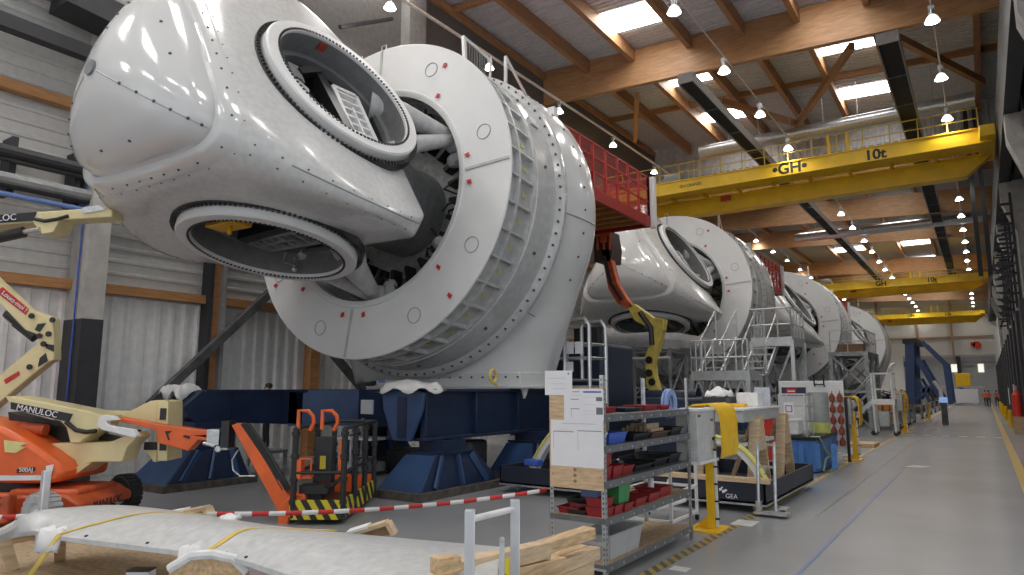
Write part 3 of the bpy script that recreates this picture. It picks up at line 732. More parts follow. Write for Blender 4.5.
for z in (PZ + .55, PZ + 1.0, PZ + 1.4):
    for x in (PX0, PX1): mb.bar((x, PY0, z), (x, PY1, z), .045, .045)
    for y in (PY0, PY1): mb.bar((PX0, y, z), (PX1, y, z), .045, .045)
obj('platform_railing', mb, RED, hp)
mb = MB()
for x in (PX0, PX1): mb.box(x - .01, x + .01, PY0, PY1, PZ + .05, PZ + 1.36)
for y in (PY0, PY1): mb.box(PX0, PX1, y - .01, y + .01, PZ + .05, PZ + 1.36)
obj('railing_mesh', mb, MESHR, hp)
mb = MB(); mb.bar((PX1 + .1, PY1 + .12, PZ - .3), (PX1 + .1, PY1 + .12, PZ + 1.4), .18, .18); mb.bar((PX1 - .05, PY0 - .5, PZ), (PX1 - 0.05, PY0 - .5, PZ + 1.7), .2, .2); mb.bar((PX0 + 1, PY1 - 1, PZ - 2), (PX0 + 1, PY1 - 1, PZ), .3, .3); mb.bar((PX1 - .8, PY0 + 1, PZ - 2.2), (PX1 - .8, PY0 + 1, PZ), .3, .3)
obj('platform_post', mb, SATIN, hp)
# ---- the other nacelles
NL = ['white wind turbine nacelle second in the row, standing over the grey scaffolding', 'white wind turbine nacelle third in the row, its hub beside the upper stair landing', 'white wind turbine nacelle last of the row, behind the grey scaffold frame']
NACS = [NAC]
for off, lab in zip(((-0.5, 19.75, 0.0), (0.35, 37.2, -0.35), (0.5, 60.0, -0.35)), NL):
    c = copy_tree(NAC); c.location = NAC.location + V(off); c['label'] = lab; NACS.append(c)
    for g in [x for ch in c.children for x in ch.children if x.name.split('.')[0] in ('roof_gate', 'gate_bar')]:
        bpy.data.objects.remove(g, do_unlink=True)
# ================================================================ BLUE TRANSPORT FRAME UNDER THE FIRST NACELLE
TF = thing('transport_frame', 'navy blue steel transport frame on trapezoid feet under the first nacelle', 'support frame', (-11.5, 13.0, 0), 'blue transport frames')
def ibeam_y(x0, x1, y0, y1, z0, z1, name, m=BLUE, web=0.16):
    """box girder with top and bottom flanges and stiffeners"""
    mb = MB(); mb.box(x0, x1, y0, y1, z1 - 0.06, z1); mb.box(x0, x1, y0, y1, z0, z0 + 0.06); mb.box(x0 + web, x1 - web, y0 + .02, y1 - .02, z0 + .05, z1 - .05)
    n = max(2, int((y1 - y0) / 1.5))
    for k in range(n + 1): y = y0 + .05 + (y1 - y0 - .1) * k / n; mb.box(x0 + .03, x1 - .03, y - .03, y + .03, z0 + .05, z1 - .05)
    return obj(name, mb, m, TF, bevel=0.01)
BRX0, BRX1 = -9.98, -8.9
ibeam_y(BRX0, BRX1, 10.1, 15.0, 0.98, 1.98, 'right_girder')
mb = MB(); y = 10.06; zc = 1.48
hexa = [V((BRX0 - .02, y, zc + .42)), V((BRX0 + .22, y, zc + .5)), V((BRX1 - .22, y, zc + .5)), V((BRX1 + .02, y, zc + .42)), V((BRX1 - .02, y, zc + .1)), V((BRX1 - .3, y, zc - .5)), V((BRX0 + .3, y, zc - .5)), V((BRX0 + .02, y, zc + .1))]
mb.prism(hexa, (0, -0.06, 0)); ge = obj('girder_end_plate', mb, BLUE2, TF, bevel=0.01)
mb = MB().box(BRX0 + .42, BRX0 + .66, y - .075, y - .05, zc - .45, zc + .35); obj('end_slot', mb, BLUE, ge)
LX0, LX1 = -14.75, -13.8
mb = MB(); mb.prism([V((LX1, 8.3, 1.30)), V((LX1, 11.4, 1.1)), V((LX1, 15.0, 1.1)), V((LX1, 15.0, 1.96)), V((LX1, 8.5, 1.96)), V((LX1, 8.05, 1.6))], (LX0 - LX1, 0, 0)); obj('left_girder', mb, BLUE, TF, bevel=0.015)
mb = MB()
for k in range(5): y = 9.2 + k * 1.3; mb.box(LX1, LX1 + .05, y - .03, y + .03, 1.2, 1.93)
mb.box(LX1, LX1 + .09, 8.5, 14.9, 1.90, 1.965); obj('left_girder_rib', mb, BLUE, TF)
mb = MB(); mb.box(LX1, BRX0, 12.0, 12.95, 1.08, 1.96); mb.box(LX1, BRX0, 14.0, 14.9, 1.1, 1.96); obj('cross_girder', mb, BLUE, TF, bevel=0.015)
mb = MB(); mb.prism([V((LX1, 10.7, 1.1)), V((LX1, 11.1, 1.1)), V((LX1 + 1.0, 12.0, 1.08)), V((LX1 + 1.0, 12.0, 1.95)), V((LX1, 11.1, 1.95)), V((LX1, 10.7, 1.95))], (-0.02, 0.02, 0)); obj('gusset_plate', mb, BLUE2, TF)  # lighter blue paints in the light on this facet
mb = MB(); mb.prism([V((BRX0, 10.9, 1.1)), V((BRX0 - 1.1, 12.0, 1.08)), V((BRX0 - 1.1, 12.0, 1.95)), V((BRX0, 10.9, 1.95))], (0.03, 0.03, 0)); obj('gusset_plate', mb, BLUE, TF)
def foot(x0, x1, y0, y1, zt, ty0, ty1, post):
    mb = MB(); xi = 0.16
    bot = [V((x0, y0, .14)), V((x1, y0, .14)), V((x1, y1, .14)), V((x0, y1, .14))]
    top = [V((x0 + xi, ty0, zt)), V((x1 - xi, ty0, zt)), V((x1 - xi, ty1, zt)), V((x0 + xi, ty1, zt))]
    mb.loft([bot, top], True, True)
    f = obj('foot', mb, BLUE, TF, bevel=0.01)
    mb = MB()
    for k in range(3):
        t = (k + 0.5) / 3; ya = y0 + (y1 - y0) * t; yb = ty0 + (ty1 - ty0) * t
        mb.bar((x1 + .02, ya, .16), (x1 - xi + .03, yb, zt - .02), .05, .12)
    mb.prism([V((x0 - .05, y0 - .02, .14)), V((x1 + .02, y0 - .02, .14)), V((x1 - xi + .02, ty0 - .03, zt)), V((x0 + xi, ty0 - .03, zt))], (0, .05, 0))
    obj('foot_plate', mb, BLUE2, f)
    mb = MB().box(x0 - .12, x1 + .12, y0 - .12, y1 + .12, 0, .14); obj('foot_pad', mb, mat('dark_timber_pad', (0.09, 0.08, 0.07), 0.8, var=.2), f)
    mb = MB(); cx, cy = (x0 + x1) / 2, (ty0 + ty1) / 2
    mb.box(cx - .3, cx + .3, cy - .35, cy + .35, zt, post); mb.box(cx - .4, cx + .4, cy - .5, cy + .5, zt, zt + .05); mb.cyl((cx, cy, zt), (cx, cy, post), .22, 14)
    obj('foot_post', mb, BLUE, f)
foot(-9.45, -8.45, 9.45, 11.85, .74, 10.0, 11.3, 1.0)
foot(-14.5, -13.2, 7.45, 9.3, .74, 8.0, 9.1, 1.3)
foot(-9.45, -8.45, 13.0, 15.0, .74, 13.4, 14.6, 1.0)
foot(-14.7, -13.6, 13.0, 15.0, .74, 13.4, 14.6, 1.12)
mb = MB(); mb.box(-12.2, -11.7, 11.96, 11.985, 1.4, 1.75); q = ony(365, 407, 11.9)
mb = MB().box(q.x - .2, q.x + .2, 11.95, 11.995, q.z - .17, q.z + .17); obj('paper_sheet', mb, PAPER, TF)
for k, (dx, dy, lab) in enumerate(((-0.5, 19.75, 'navy blue transport frame behind the grey scaffolding, under the second nacelle'), (0.35, 37.2, 'navy blue transport frame under the third nacelle, beyond the stair tower'), (.5, 60.0, 'navy blue transport frame under the last nacelle of the row'))):
    c = copy_tree(TF); c.location = TF.location + V((dx, dy, 0 if k == 0 else -0.0)); c['label'] = lab
    if k: c.scale = (1, 1, 0.825)
# white plastic sheets thrown over the girder ends
def rag(name, c, rx, ry, h, droop, m, label, seed, n=14, lx=V((1, 0, 0))):
    rnd = random.Random(seed); mb = MB(); ly = V((-lx.y, lx.x, 0)); rows = []
    for j in range(n + 1):
        row = []
        for i in range(n + 1):
            a, b = i / n * 2 - 1, j / n * 2 - 1; d = max(abs(a), abs(b))
            z = h * (0.5 + 0.5 * math.sin(a * 3.1 + seed) * math.cos(b * 2.6)) + rnd.uniform(-.012, .012)
            e = max(0, d - 0.72) / 0.28
            row.append(V(c) + lx * (a * rx * (1 - .12 * e * rnd.random())) + ly * (b * ry * (1 - .12 * e * rnd.random())) + V((0, 0, z * (1 - e) - droop * e * (0.7 + 0.5 * math.sin(5 * a + 3 * b + seed)))))
        rows.append(row)
    mb.loft(rows, close=False); o = one(name, mb, m, label, 'plastic sheet', smooth=80)
    s = o.modifiers.new('thick', 'SOLIDIFY'); s.thickness = .012; return o
rag('plastic_sheet', (-9.4, 10.2, 2.03), .6, .42, .14, .12, PLASTICW, 'white plastic sheet draped on the hexagonal end plate of the blue girder', 2)
rag('plastic_sheet', (-14.45, 8.35, 1.98), .42, .32, .14, .2, PLASTICW, 'white plastic sheet crumpled on the girder end behind the boom lift', 5)
q = onx(522, 386, -8.85); mb = MB(); mb.tube([q + V((0, -.22, .04)), q + V((.05, -.1, 0)), q + V((.06, 0, -.1)), q + V((.05, .02, -.28))], [.05, .06, .06, .03], 8); mb.tube([q + V((0, .22, .04)), q + V((.05, .12, 0)), q + V((.06, .05, -.1)), q + V((.05, .06, -.22))], [.05, .05, .06, .03], 8)
one('rag', mb, PLASTICW, 'white rag hanging from the top edge of the long blue girder', 'rag')
q = onx(493, 376, -8.5); mb = MB(); pts = [q + V((0, .11 * math.cos(t), .13 * math.sin(t))) for t in [k * 2 * math.pi / 20 for k in range(20)]]; mb.tube(pts + [pts[0]], .03, 6); 
mb.tube([q + V((0, 0, -.12)), q + V((0, .14, -.2))], .03, 6)
one('lifting_sling', mb, STRAP, 'small yellow sling loop hanging at the base of the first nacelle over the blue girder', 'sling')

# ================================================================ BOOM LIFTS
HN = V((-math.sin(YAW), math.cos(YAW), 0)); HR = RGT.copy()
LO = V((-10.74, 4.36, 0))
def P(a): 
    o = LO + HN * a
    return lambda u, v: onp(u, v, o, HN)
def plate(px, a, th, mb=None):
    mb = mb or MB(); f = P(a); return mb.prism([f(*q) for q in px], HN * th)
def loc(b, a, z): return LO + HR * b + HN * a + V((0, 0, z))
BL = thing('boom_lift', 'orange and cream articulated boom lift with its basket lowered to the floor', 'boom lift', tuple(LO + HN * 1.1 - HR * 1.2))
mb = MB(); mb.frame(loc(-1.6, 1.0, .34), HR * 1.75, HN * .6, V((0, 0, .14))); mb.prism([loc(-.1, .3, .25), loc(.32, .3, .25), loc(.32, .3, .38), loc(.1, .3, .5), loc(-.1, .3, .52)], HN * 1.35); mb.frame(loc(-2.0, .12, .36), HR * 1.5, HN * .1, V((0, 0, .2)))
mb.frame(loc(-.35, 1.0, .5), HR * .5, HN * .5, V((0, 0, .05)))
ch = obj('chassis', mb, DKORANGE, BL, bevel=.04)  # chassis in a darker orange than the turret cowl
text('lettering', 'MANULOC', .17, mat('dark_lettering', (.04, .04, .05), .5, var=0), ch, loc(-.58, .012, .46), HR, V((0, 0, 1)), align='RIGHT')
text('lettering', 'MANULOC', .15, MATS['dark_lettering'], ch, loc(.325, .98, .31), HN, V((0, 0, 1)))
def wheel(c, axis, r, w, parent, tm, rm):
    c, axis = V(c), V(axis).normalized(); x = axis.cross(V((0, 0, 1)))
    mb = MB(); mb.lathe([(-w / 2, r * .6), (-w / 2, r * .9), (-w * .36, r), (w * .36, r), (w / 2, r * .9), (w / 2, r * .6)], c, axis, x, 36)
    for k in range(24):
        a = 2 * math.pi * k / 24; d = x * math.cos(a) + V((0, 0, 1)) * math.sin(a); mb.frame(c + d * r, d * .015, axis * w * .42, axis.cross(d) * .025)
    wo = obj('wheel', mb, tm, parent, smooth=40)
    mb = MB(); mb.lathe([(-w * .52, 0), (-w * .52, r * .22), (-w * .30, r * .3), (-w * .30, r * .5), (-w * .5, r * .62), (w * .5, r * .62), (w * .3, r * .4), (w * .3, 0)], c, axis, x, 28)
    obj('wheel_rim', mb, rm, wo, smooth=35); return wo
GT = mat('grey_tyre', (0.42, 0.42, 0.42), .75, var=.08)
for b, a in ((0, 0.0), (0, 2.25), (-2.4, 0), (-2.4, 2.25)): wheel(loc(b + (.02 if a else 0), a * .88, .29), HN + HR * .45, .29, .24, BL, GT if a == 0 else RUBBER, mat('pale_rim', (.6, .6, .6), .4))
mb = MB(); f = P(.55); prof = [(-70, 418), (-5, 424), (10, 432), (40, 450), (58, 463), (62, 472), (60, 482), (45, 484), (-70, 484)]
mb.prism([f(*q) for q in prof], HN * 1.2); tu = obj('turret_cowl', mb, ORANGE, BL, bevel=.07)
mb = MB(); plate([(4, 440), (28, 443), (20, 446), (26, 447), (16, 453), (5, 452)], .54, -.006, mb); obj('cowl_sticker', mb, mat('pale_yellow_sticker', (.75, .7, .3), .5), tu)
mb = MB(); plate([(46, 466), (54, 464), (51, 478), (47, 479)], .54, -.006, mb); obj('cowl_sticker', mb, PAPER, tu)
mb = MB(); plate([(17, 469), (35, 467), (35, 471), (17, 473)], .54, -.006, mb); st = obj('cowl_badge', mb, BLACK, tu)
f = P(.53); text('lettering', '500AJ', .085, PAPER, st, f(26, 470), HR, V((0, 0, 1)))
mb = MB(); mb.cyl(loc(-1.2, 1.1, .45), loc(-1.2, 1.1, .66), .55, 24); obj('turntable', mb, BLACK, BL)
# booms
mb = MB(); plate([(40, 444), (66, 443), (110, 442), (134, 432), (137, 437), (127, 447), (122, 462), (90, 462), (70, 472), (55, 472)], .95, .42, mb); obj('lower_riser', mb, CREAM, BL, bevel=.015)
mb = MB(); plate([(60, 472), (92, 462), (76, 474), (66, 478)], .9, .5, mb); obj('riser_foot', mb, CREAM, BL)
mb = MB(); plate([(5, 396), (22, 398), (88, 411), (104, 416), (98, 430), (92, 433), (82, 440), (80, 443), (70, 443), (66, 427), (60, 421), (12, 409)], .85, .5, mb); ua = obj('upper_arm', mb, CREAM, BL, bevel=.015)
mb = MB(); plate([(11, 402), (73, 414), (69, 422), (60, 420), (30, 413), (11, 409)], .845, -.008, mb); lb = obj('arm_label', mb, BLACK, ua)
f = P(.825); text('lettering', 'MANULOC', .13, PAPER, lb, f(37, 411.2), f(60, 416) - f(20, 408.2), V((0, 0, 1)))
mb = MB(); pp = [(66, 422), (76, 430), (86, 432), (96, 431)]; mb.tube([f(*q) for q in pp], .035, 8); obj('boom_hose', mb, BLACK, BL)
mb = MB(); plate([(72, 410), (130, 411), (150, 401), (157, 400), (157, 462), (153, 462), (143, 447), (146, 442), (155, 441), (155, 427), (112, 420), (80, 413)], 1.35, .12, mb)
plate([(157, 400), (168, 401), (167, 461), (157, 461)], 1.3, .5, mb); obj('knuckle_plate', mb, CREAM, BL, bevel=.012)
mb = MB(); mb.frame(P(1.29)(163, 414), HR * .045, HN * .01, V((0, 0, .09))); mb.frame(P(1.29)(163, 446), HR * .05, HN * .01, V((0, 0, .07))); mb.frame(P(1.34)(133, 433), HR * .12, HN * .02, V((0, 0, .05))); mb.frame(P(1.34)(151, 446), HR * .1, HN * .02, V((0, 0, .06))); obj('knuckle_slot', mb, BLACK, BL)
mb = MB(); plate([(98, 418), (103, 415), (114, 416), (118, 420), (106, 421), (108, 425), (134, 430), (137, 436), (134, 438), (102, 430), (97, 427)], .82, .1, mb); obj('white_link', mb, FOAM, BL, bevel=.01)
mb = MB(); a_, b_ = P(1.2)(60, 434), P(1.2)(30, 430); mb.cyl(P(1.0)(20, 428), P(1.0)(46, 430), .09, 12); obj('riser_cylinder', mb, DKORANGE, BL)
mb = MB(); plate([(8, 412), (66, 428), (69, 443), (44, 443), (10, 428)], 1.2, .3, mb); plate([(100, 432), (128, 439), (112, 443), (98, 443)], 1.25, .06, mb); obj('boom_gap_plate', mb, BLACK, BL)
mb = MB(); plate([(117, 417), (156, 424), (200, 430), (219, 431), (222, 434), (196, 436), (212, 438), (211, 441), (198, 440), (188, 451), (158, 443), (156, 430), (118, 421)], 1.05, .22, mb); oa = obj('telescopic_arm', mb, ORANGE, BL, bevel=.012)
mb = MB(); plate([(165, 431), (172, 431), (168, 434), (170, 440), (168, 440), (166, 434)], 1.045, -.005, mb); plate([(184, 435), (190, 436), (190, 439), (183, 437)], 1.045, -.005, mb); obj('arm_slot', mb, BLACK, oa)
mb = MB(); mb.frame(P(1.1)(216, 437), HR * .1, HN * .12, V((0, 0, .12))); mb.frame(P(1.1)(229, 436), HR * .05, HN * .15, V((0, 0, .2))); mb.cyl(P(.95)(218, 449), P(1.3)(218, 449), .05, 10); mb.cyl(P(1.0)(203, 443), P(1.0)(215, 446), .03, 8); obj('rotator_bracket', mb, STEEL, BL, bevel=.01)
mb = MB(); mb.frame(P(1.05)(228, 434), HR * .06, HN * .12, V((0, 0, .2))); obj('rotator_motor', mb, BLACK, BL)
mb = MB(); plate([(231, 425), (240, 423), (292, 500), (286, 512), (277, 510)], .95, .2, mb); jb = obj('jib', mb, ORANGE, BL, bevel=.015)
mb = MB(); plate([(277, 508), (292, 494), (304, 494), (306, 500), (292, 505), (287, 530), (278, 530)], .9, .22, mb); obj('jib_foot', mb, ORANGE, BL, bevel=.02)
mb = MB(); f = P(.98)
for d in (0, 3, 6): mb.tube([f(242 + d, 424), f(262 + d, 452), f(283 + d, 490)], .035, 6)
obj('jib_hose', mb, BLACK, BL)
mb = MB(); f = P(1.0); mb.tube([f(238, 450), f(232, 460), f(233, 470), f(240, 476), f(255, 476)], .012, 6, False); obj('loose_wire', mb, STEEL, BL)
# basket
B0 = V((-8.62, 6.78, 0))
def bk(b, a, z): return B0 + HR * b + HN * a + V((0, 0, z))
HAZ = stripes('basket_hazard_stripes', HAZY, HAZK, tuple(HR * .8 + HN * .5 + V((0, 0, .5))), .16)
W_, D_ = .78, 2.3
mb = MB(); mb.frame(bk(W_ / 2, D_ / 2, .12), HR * W_ / 2, HN * D_ / 2, V((0, 0, .03))); ba = obj('basket_floor', mb, BLACK, BL)
mb = MB(); mb.frame(bk(W_ / 2, 0, .22), HR * W_ / 2, HN * .015, V((0, 0, .14))); mb.frame(bk(W_, D_ / 2, .22), HR * .015, HN * D_ / 2, V((0, 0, .14))); obj('kick_plate', mb, HAZ, ba)
mb = MB(); mb.frame(bk(W_ / 2, D_, .3), HR * W_ / 2, HN * .02, V((0, 0, .16))); mb.frame(bk(.02, D_ * .55, .3), HR * .02, HN * D_ * .45, V((0, 0, .14))); obj('basket_side_panel', mb, ORANGE, ba)
posts = [(0.04, 0.02), (W_, 0.02), (W_, .75), (W_, 1.5), (W_, D_), (0.04, D_), (.04, 1.2)]
for b, a in posts:
    mb = MB(); mb.tube([bk(b, a, .1), bk(b, a, 1.4)], .045, 8)
    for k in range(4): mb.ball(bk(b, a, .3 + k * .33) - HN * .04, .028, 6); mb.cyl(bk(b, a, .3 + k * .33), bk(b, a, .36 + k * .33), .06, 8)
    obj('basket_post', mb, BLACK, ba)
mb = MB()
for z in (.75, 1.4):
    ring = [bk(.04, 0.02, z), bk(W_, .02, z), bk(W_, D_, z), bk(.04, D_, z), bk(.04, 0.02, z)]
    for i in range(4):
        if z < 1 or i != 0: mb.tube([ring[i], ring[i + 1]], .028, 8)
obj('basket_rail', mb, BLACK, ba)
for b0, a0 in ((.06, .05), (.42, .05)):
    mb = MB(); mb.tube([bk(b0, a0, 1.38), bk(b0, a0, 1.66), bk(b0 + .14, a0, 1.66), bk(b0 + .21, a0 + .03, 1.58), bk(b0 + .22, a0 + .05, 1.48), bk(b0 + .16, a0 + .06, 1.36)], .03, 10); obj('guard_hoop', mb, ORANGE, ba)
mb = MB(); mb.frame(bk(.16, .12, .68), HR * .13, HN * .06, V((0, 0, .02))); mb.frame(bk(.08, .1, .8), HR * .06, HN * .1, V((0, 0, .14))); mb.bar(bk(.28, .05, .66), bk(.28, .05, .95), .02); mb.bar(bk(.1, .05, .95), bk(.28, .05, .95), .02); obj('tool_tray', mb, ORANGE, ba)
mb = MB(); mb.frame(bk(.36, .5, .9), HR * .14, HN * .1, V((0, 0, .34))); mb.frame(bk(.3, .3, .48), HR * .22, HN * .15, V((0, 0, .07))); mb.frame(bk(.26, .35, .28), HR * .14, HN * .12, V((0, 0, .16))); mb.tube([bk(.42, .2, .52), bk(.6, .1, .55), bk(.74, .05, .68)], .03, 8); obj('control_console', mb, BINBLK, ba, bevel=.02)
mb = MB().frame(bk(.36, .39, .86), HR * .045, HN * .005, V((0, 0, .1))); obj('yellow_notice', mb, mat('notice_yellow', (.6, .52, .05), .6), ba)
mb = MB().frame(bk(.68, .2, .95), HR * .025, HN * .03, V((0, 0, .26))); obj('orange_bumper', mb, ORANGE, ba)
mb = MB(); mb.bar(bk(.52, .8, 1.2), bk(.52, .8, .75), .05); mb.bar(bk(.52, .8, 1.2), bk(.7, .8, 1.2), .05); mb.bar(bk(.7, .8, 1.2), bk(.7, .8, .75), .04); mb.bar(bk(.52, .8, .75), bk(.7, .8, .75), .05); obj('pale_bracket', mb, BINGRY, ba)
mb = MB(); mb.bar(loc(-.2, .9, .3), loc(-.2, 1.4, .3), .1); mb.bar(P(1.0)(286, 528), bk(.04, .3, .14), .12, .08); obj('basket_mount', mb, BLACK, BL)
# ---- the second, raised lift at the left edge
A2 = 2.6
B2 = thing('boom_lift', 'cream boom lift with raised folded arms in front of the concrete pillar', 'boom lift', tuple(loc(-3.6, A2, 0)))
mb = MB(); plate([(-50, 219), (0, 215), (36, 212), (104, 207), (112, 210), (112, 217), (60, 220), (0, 225), (-50, 230)], A2, .4, mb); fb = obj('fly_boom', mb, CREAM, B2, bevel=.02)
mb = MB(); plate([(-30, 217), (37, 212), (33, 221), (-30, 225)], A2 - .005, -.008, mb); lb = obj('boom_label', mb, BLACK, fb)
f = P(A2 - .03); text('lettering', 'MANULOC', .17, PAPER, lb, f(16.5, 217), f(36, 214.7) - f(0, 217.6), V((0, 0, 1)), align='RIGHT')
mb = MB(); plate([(32, 221), (60, 219), (53, 232), (42, 234)], A2 - .02, .44, mb); obj('boom_lug', mb, CREAM, B2, bevel=.01)
mb = MB(); mb.tube([f(35, 219), f(45, 221), f(58, 219), f(68, 216)], .035, 8); obj('boom_hose', mb, BLACK, B2)
mb = MB(); plate([(80, 211), (84, 207), (100, 205), (104, 210), (84, 213)], A2 - .03, .02, mb); obj('boom_trim', mb, STEEL, B2)
mb = MB(); mb.tube([f(-46, 248), f(24, 232)], .1, 12); cy = obj('lift_cylinder', mb, BLACK, B2); mb = MB(); mb.tube([f(20, 233), f(40, 229)], .045, 10); obj('cylinder_rod', mb, STEEL, cy)
mb = MB(); plate([(-60, 232), (-20, 263), (0, 283), (27, 308), (53, 318), (54, 360), (48, 362), (25, 381), (0, 402), (-25, 424), (-60, 440), (-60, 405), (-10, 383), (15, 362), (38, 343), (36, 334), (25, 330), (0, 304), (-60, 252)], A2, .22, mb); ta = obj('tower_arm', mb, CREAM, B2, bevel=.02)
mb = MB(); plate([(0, 289), (3, 287), (29, 309), (26, 315), (0, 295)], A2 - .004, -.008, mb); rl = obj('red_label', mb, mat('label_red', (.55, .03, .03), .5), ta)
f = P(A2 - .03); text('lettering', 'Louez-moi !', .12, PAPER, rl, f(14.5, 301.5), f(28, 312) - f(1, 291), V((0, 0, 1)))
mb = MB(); plate([(4, 380), (19, 371), (20, 375), (6, 384)], A2 - .004, -.008, mb); obj('small_red_label', mb, MATS['label_red'], ta)
mb = MB(); plate([(38, 324), (46, 323), (40, 332), (35, 330)], A2 - .005, -.01, mb); plate([(46, 344), (54, 345), (54, 352), (46, 348)], A2 - .005, -.01, mb); plate([(40, 358), (46, 353), (48, 361), (38, 367)], A2 - .005, -.01, mb)
for q in ((32, 316), (40, 336), (49, 334), (53, 320), (44, 344), (30, 367)): mb.cyl(f(*q), f(*q) - HN * .03, .05, 8)
obj('arm_slot', mb, BLACK, ta)
mb = MB(); f = P(A2 + .1); mb.tube([f(8, 313), f(36, 337)], .1, 10); mb.tube([f(14, 324), f(34, 340)], .05, 8); obj('tower_cylinder', mb, BLACK, B2)
mb = MB(); mb.frame(loc(-3.6, A2 + .2, .5), HR * .9, HN * .8, V((0, 0, .5))); mb.frame(loc(-3.6, A2 + .2, 1.1), HR * .6, HN * .6, V((0, 0, .3))); obj('chassis', mb, ORANGE, B2, bevel=.05)
# ================================================================ OVERHEAD CRANES
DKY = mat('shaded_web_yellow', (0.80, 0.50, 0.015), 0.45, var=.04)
BLKT = mat('black_lettering', (.015, .015, .015), .5, var=0)
REDP = mat('red_plate', (.6, .08, .04), .5, var=0)
def crane(Y, ztop, h1, gap, h2, xl, xr, label, letters, hr=.85):
    c = thing('overhead_crane', label, 'crane', ((xl + xr) / 2, Y, ztop - h1), 'yellow overhead cranes')
    mb = MB(); mb.box(xl, xr, Y, Y + .05, ztop - h1, ztop); mb.box(xl, xr, Y + .5, Y + .55, ztop - h1, ztop); mb.box(xl, xr, Y - .06, Y + .62, ztop - .05, ztop); mb.box(xl, xr, Y - .06, Y + .62, ztop - h1, ztop - h1 + .05)
    g1 = obj('girder', mb, YEL, c)
    y2 = Y + gap; zb = ztop - h1 - .02
    mb = MB(); mb.prism([V((xl, y2, zb - .1)), V((xl + .4, y2, ztop - h2)), V((xr - .9, y2, ztop - h2)), V((xr, y2, zb + .1)), V((xr, y2, ztop - .5)), V((xl, y2, ztop - .5))], (0, .5, 0)); mb.box(xl + .4, xr - .9, y2 - .08, y2 + .58, ztop - h2 - .04, ztop - h2); mb.box(xl, xr, y2 - .08, y2 + .58, ztop - .55, ztop - .5)
    obj('girder', mb, YEL, c)
    mb = MB(); n = 10
    for k in range(n + 1):
        x = xl + .3 + (xr - xl - .6) * k / n; mb.box(x - .06, x + .06, Y + .55, y2, ztop - h1 + .05, ztop - h1 + .2); mb.bar((x, Y + .6, ztop - h1 + .1), (x, y2, ztop - .3), .05)
    mb.box(xl, xr, Y + .7, y2 - .15, ztop - h1 + .2, ztop - h1 + .24)
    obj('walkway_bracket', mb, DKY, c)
    mb = MB()
    for x0 in (xl - .1, xr - .4): mb.box(x0, x0 + .5, Y - .6, y2 + 1.1, ztop - h1 + .1, ztop - .1)
    obj('end_carriage', mb, YEL, c, bevel=.02)
    mb = MB(); n = 16
    for k in range(n + 1):
        x = xl + .4 + (xr - xl - .8) * k / n; mb.bar((x, Y + .1, ztop), (x, Y + .1, ztop + hr), .045)
    for z in (hr * .5, hr): mb.bar((xl + .4, Y + .1, ztop + z), (xr - .4, Y + .1, ztop + z), .04)
    obj('handrail', mb, mat('handrail_yellow', (.62, .47, .08), .5), c)
    mb = MB(); x = xl + (xr - xl) * .66
    for d in (0, .75): mb.bar((x + d, Y + .1, ztop - .25), (x + d, Y + .1, ztop + hr + .02), .13, .13)
    obj('hoist_post', mb, YEL, c)
    for s, x, z, size, bold in letters:
        t_ = text('lettering', s, size, BLKT, g1, (x, Y - .004, z), (1, 0, 0), (0, 0, 1), .003, bold=.035 if bold else .015)
    mb = MB().box(xl + (xr - xl) * .345, xl + (xr - xl) * .375, y2 - .1, y2 - .085, ztop - h2 + .45, ztop - h2 + .72); obj('red_plate', mb, REDP, c)
    # trolley on top
    mb = MB(); xt = xl + 3.2; mb.box(xt, xt + 1.2, Y + .2, y2 + .3, ztop + .02, ztop + .25); mb.cyl((xt + .2, Y + 1.0, ztop + .45), (xt + 1.0, Y + 1.0, ztop + .45), .25, 14); obj('hoist_trolley', mb, MIDG, c)
    return c
cr = crane(31.2, 12.02, .64, 2.0, 1.3, -15.9, 1.05, 'yellow overhead crane with large black GH and 10t lettering over the second nacelle', [('\u2022GH\u2022', -6.35, 11.69, .68, 1), ('10t', -2.95, 11.64, .6, 1), ('GH CRANES', -10.9, 11.69, .2, 0)])
crane(72.0, 12.05, .7, 1.95, 1.2, -15.9, 1.0, 'yellow overhead crane over the third nacelle, second along the rails', [('GH', -7.2, 11.7, .62, 1), ('10t', -3.1, 11.7, .6, 1)], .5)
crane(104.0, 11.75, .6, 1.95, 1.3, -15.9, 0.8, 'yellow overhead crane over the last nacelle, in front of the end wall', [('GH', -7.2, 11.45, .55, 1), ('10t', -3.1, 11.45, .55, 1)])

# ================================================================ LAMPS
def make_lamp():
    t = thing('high_bay_lamp', 'x', 'lamp', (0, 0, 0))
    mb = MB(); mb.lathe([(.34, .0), (.34, .10), (.10, .11), (.08, .13)], (0, 0, 0), (0, 0, 1), (1, 0, 0), 16); mb.bar((0, 0, .34), (0, 0, .62), .04); mb.box(-.11, .11, -.07, .07, .3, .5)
    obj('lamp_housing', mb, STEEL, t, smooth=40)
    mb = MB(); mb.lathe([(.13, .09), (.05, .17), (-.06, .23), (-.16, .27), (-.16, .255), (-.05, .21), (.05, .15), (.12, .08)], (0, 0, 0), (0, 0, 1), (1, 0, 0), 20)
    obj('lamp_shade', mb, mat('glowing_acrylic_shade', (.9, .9, .9), .3, var=0, emit=(1, .98, .95), estr=1.6), t, smooth=60)
    mb = MB(); mb.lathe([(-.15, .25), (-.17, .15), (-.175, 0)], (0, 0, 0), (0, 0, 1), (1, 0, 0), 20)
    obj('lamp_glow', mb, BULB, t, smooth=60)
    return t
LAMP = make_lamp(); used = []
left = [(390, 5), (489, 66), (559, 110), (613, 144), (654, 171), (715, 213), (738, 227), (756, 240), (773, 251), (787, 260), (800, 269), (811, 277), (820, 283), (844, 298.6), (850.6, 302.6), (856.5, 307), (862, 310), (867, 314)]
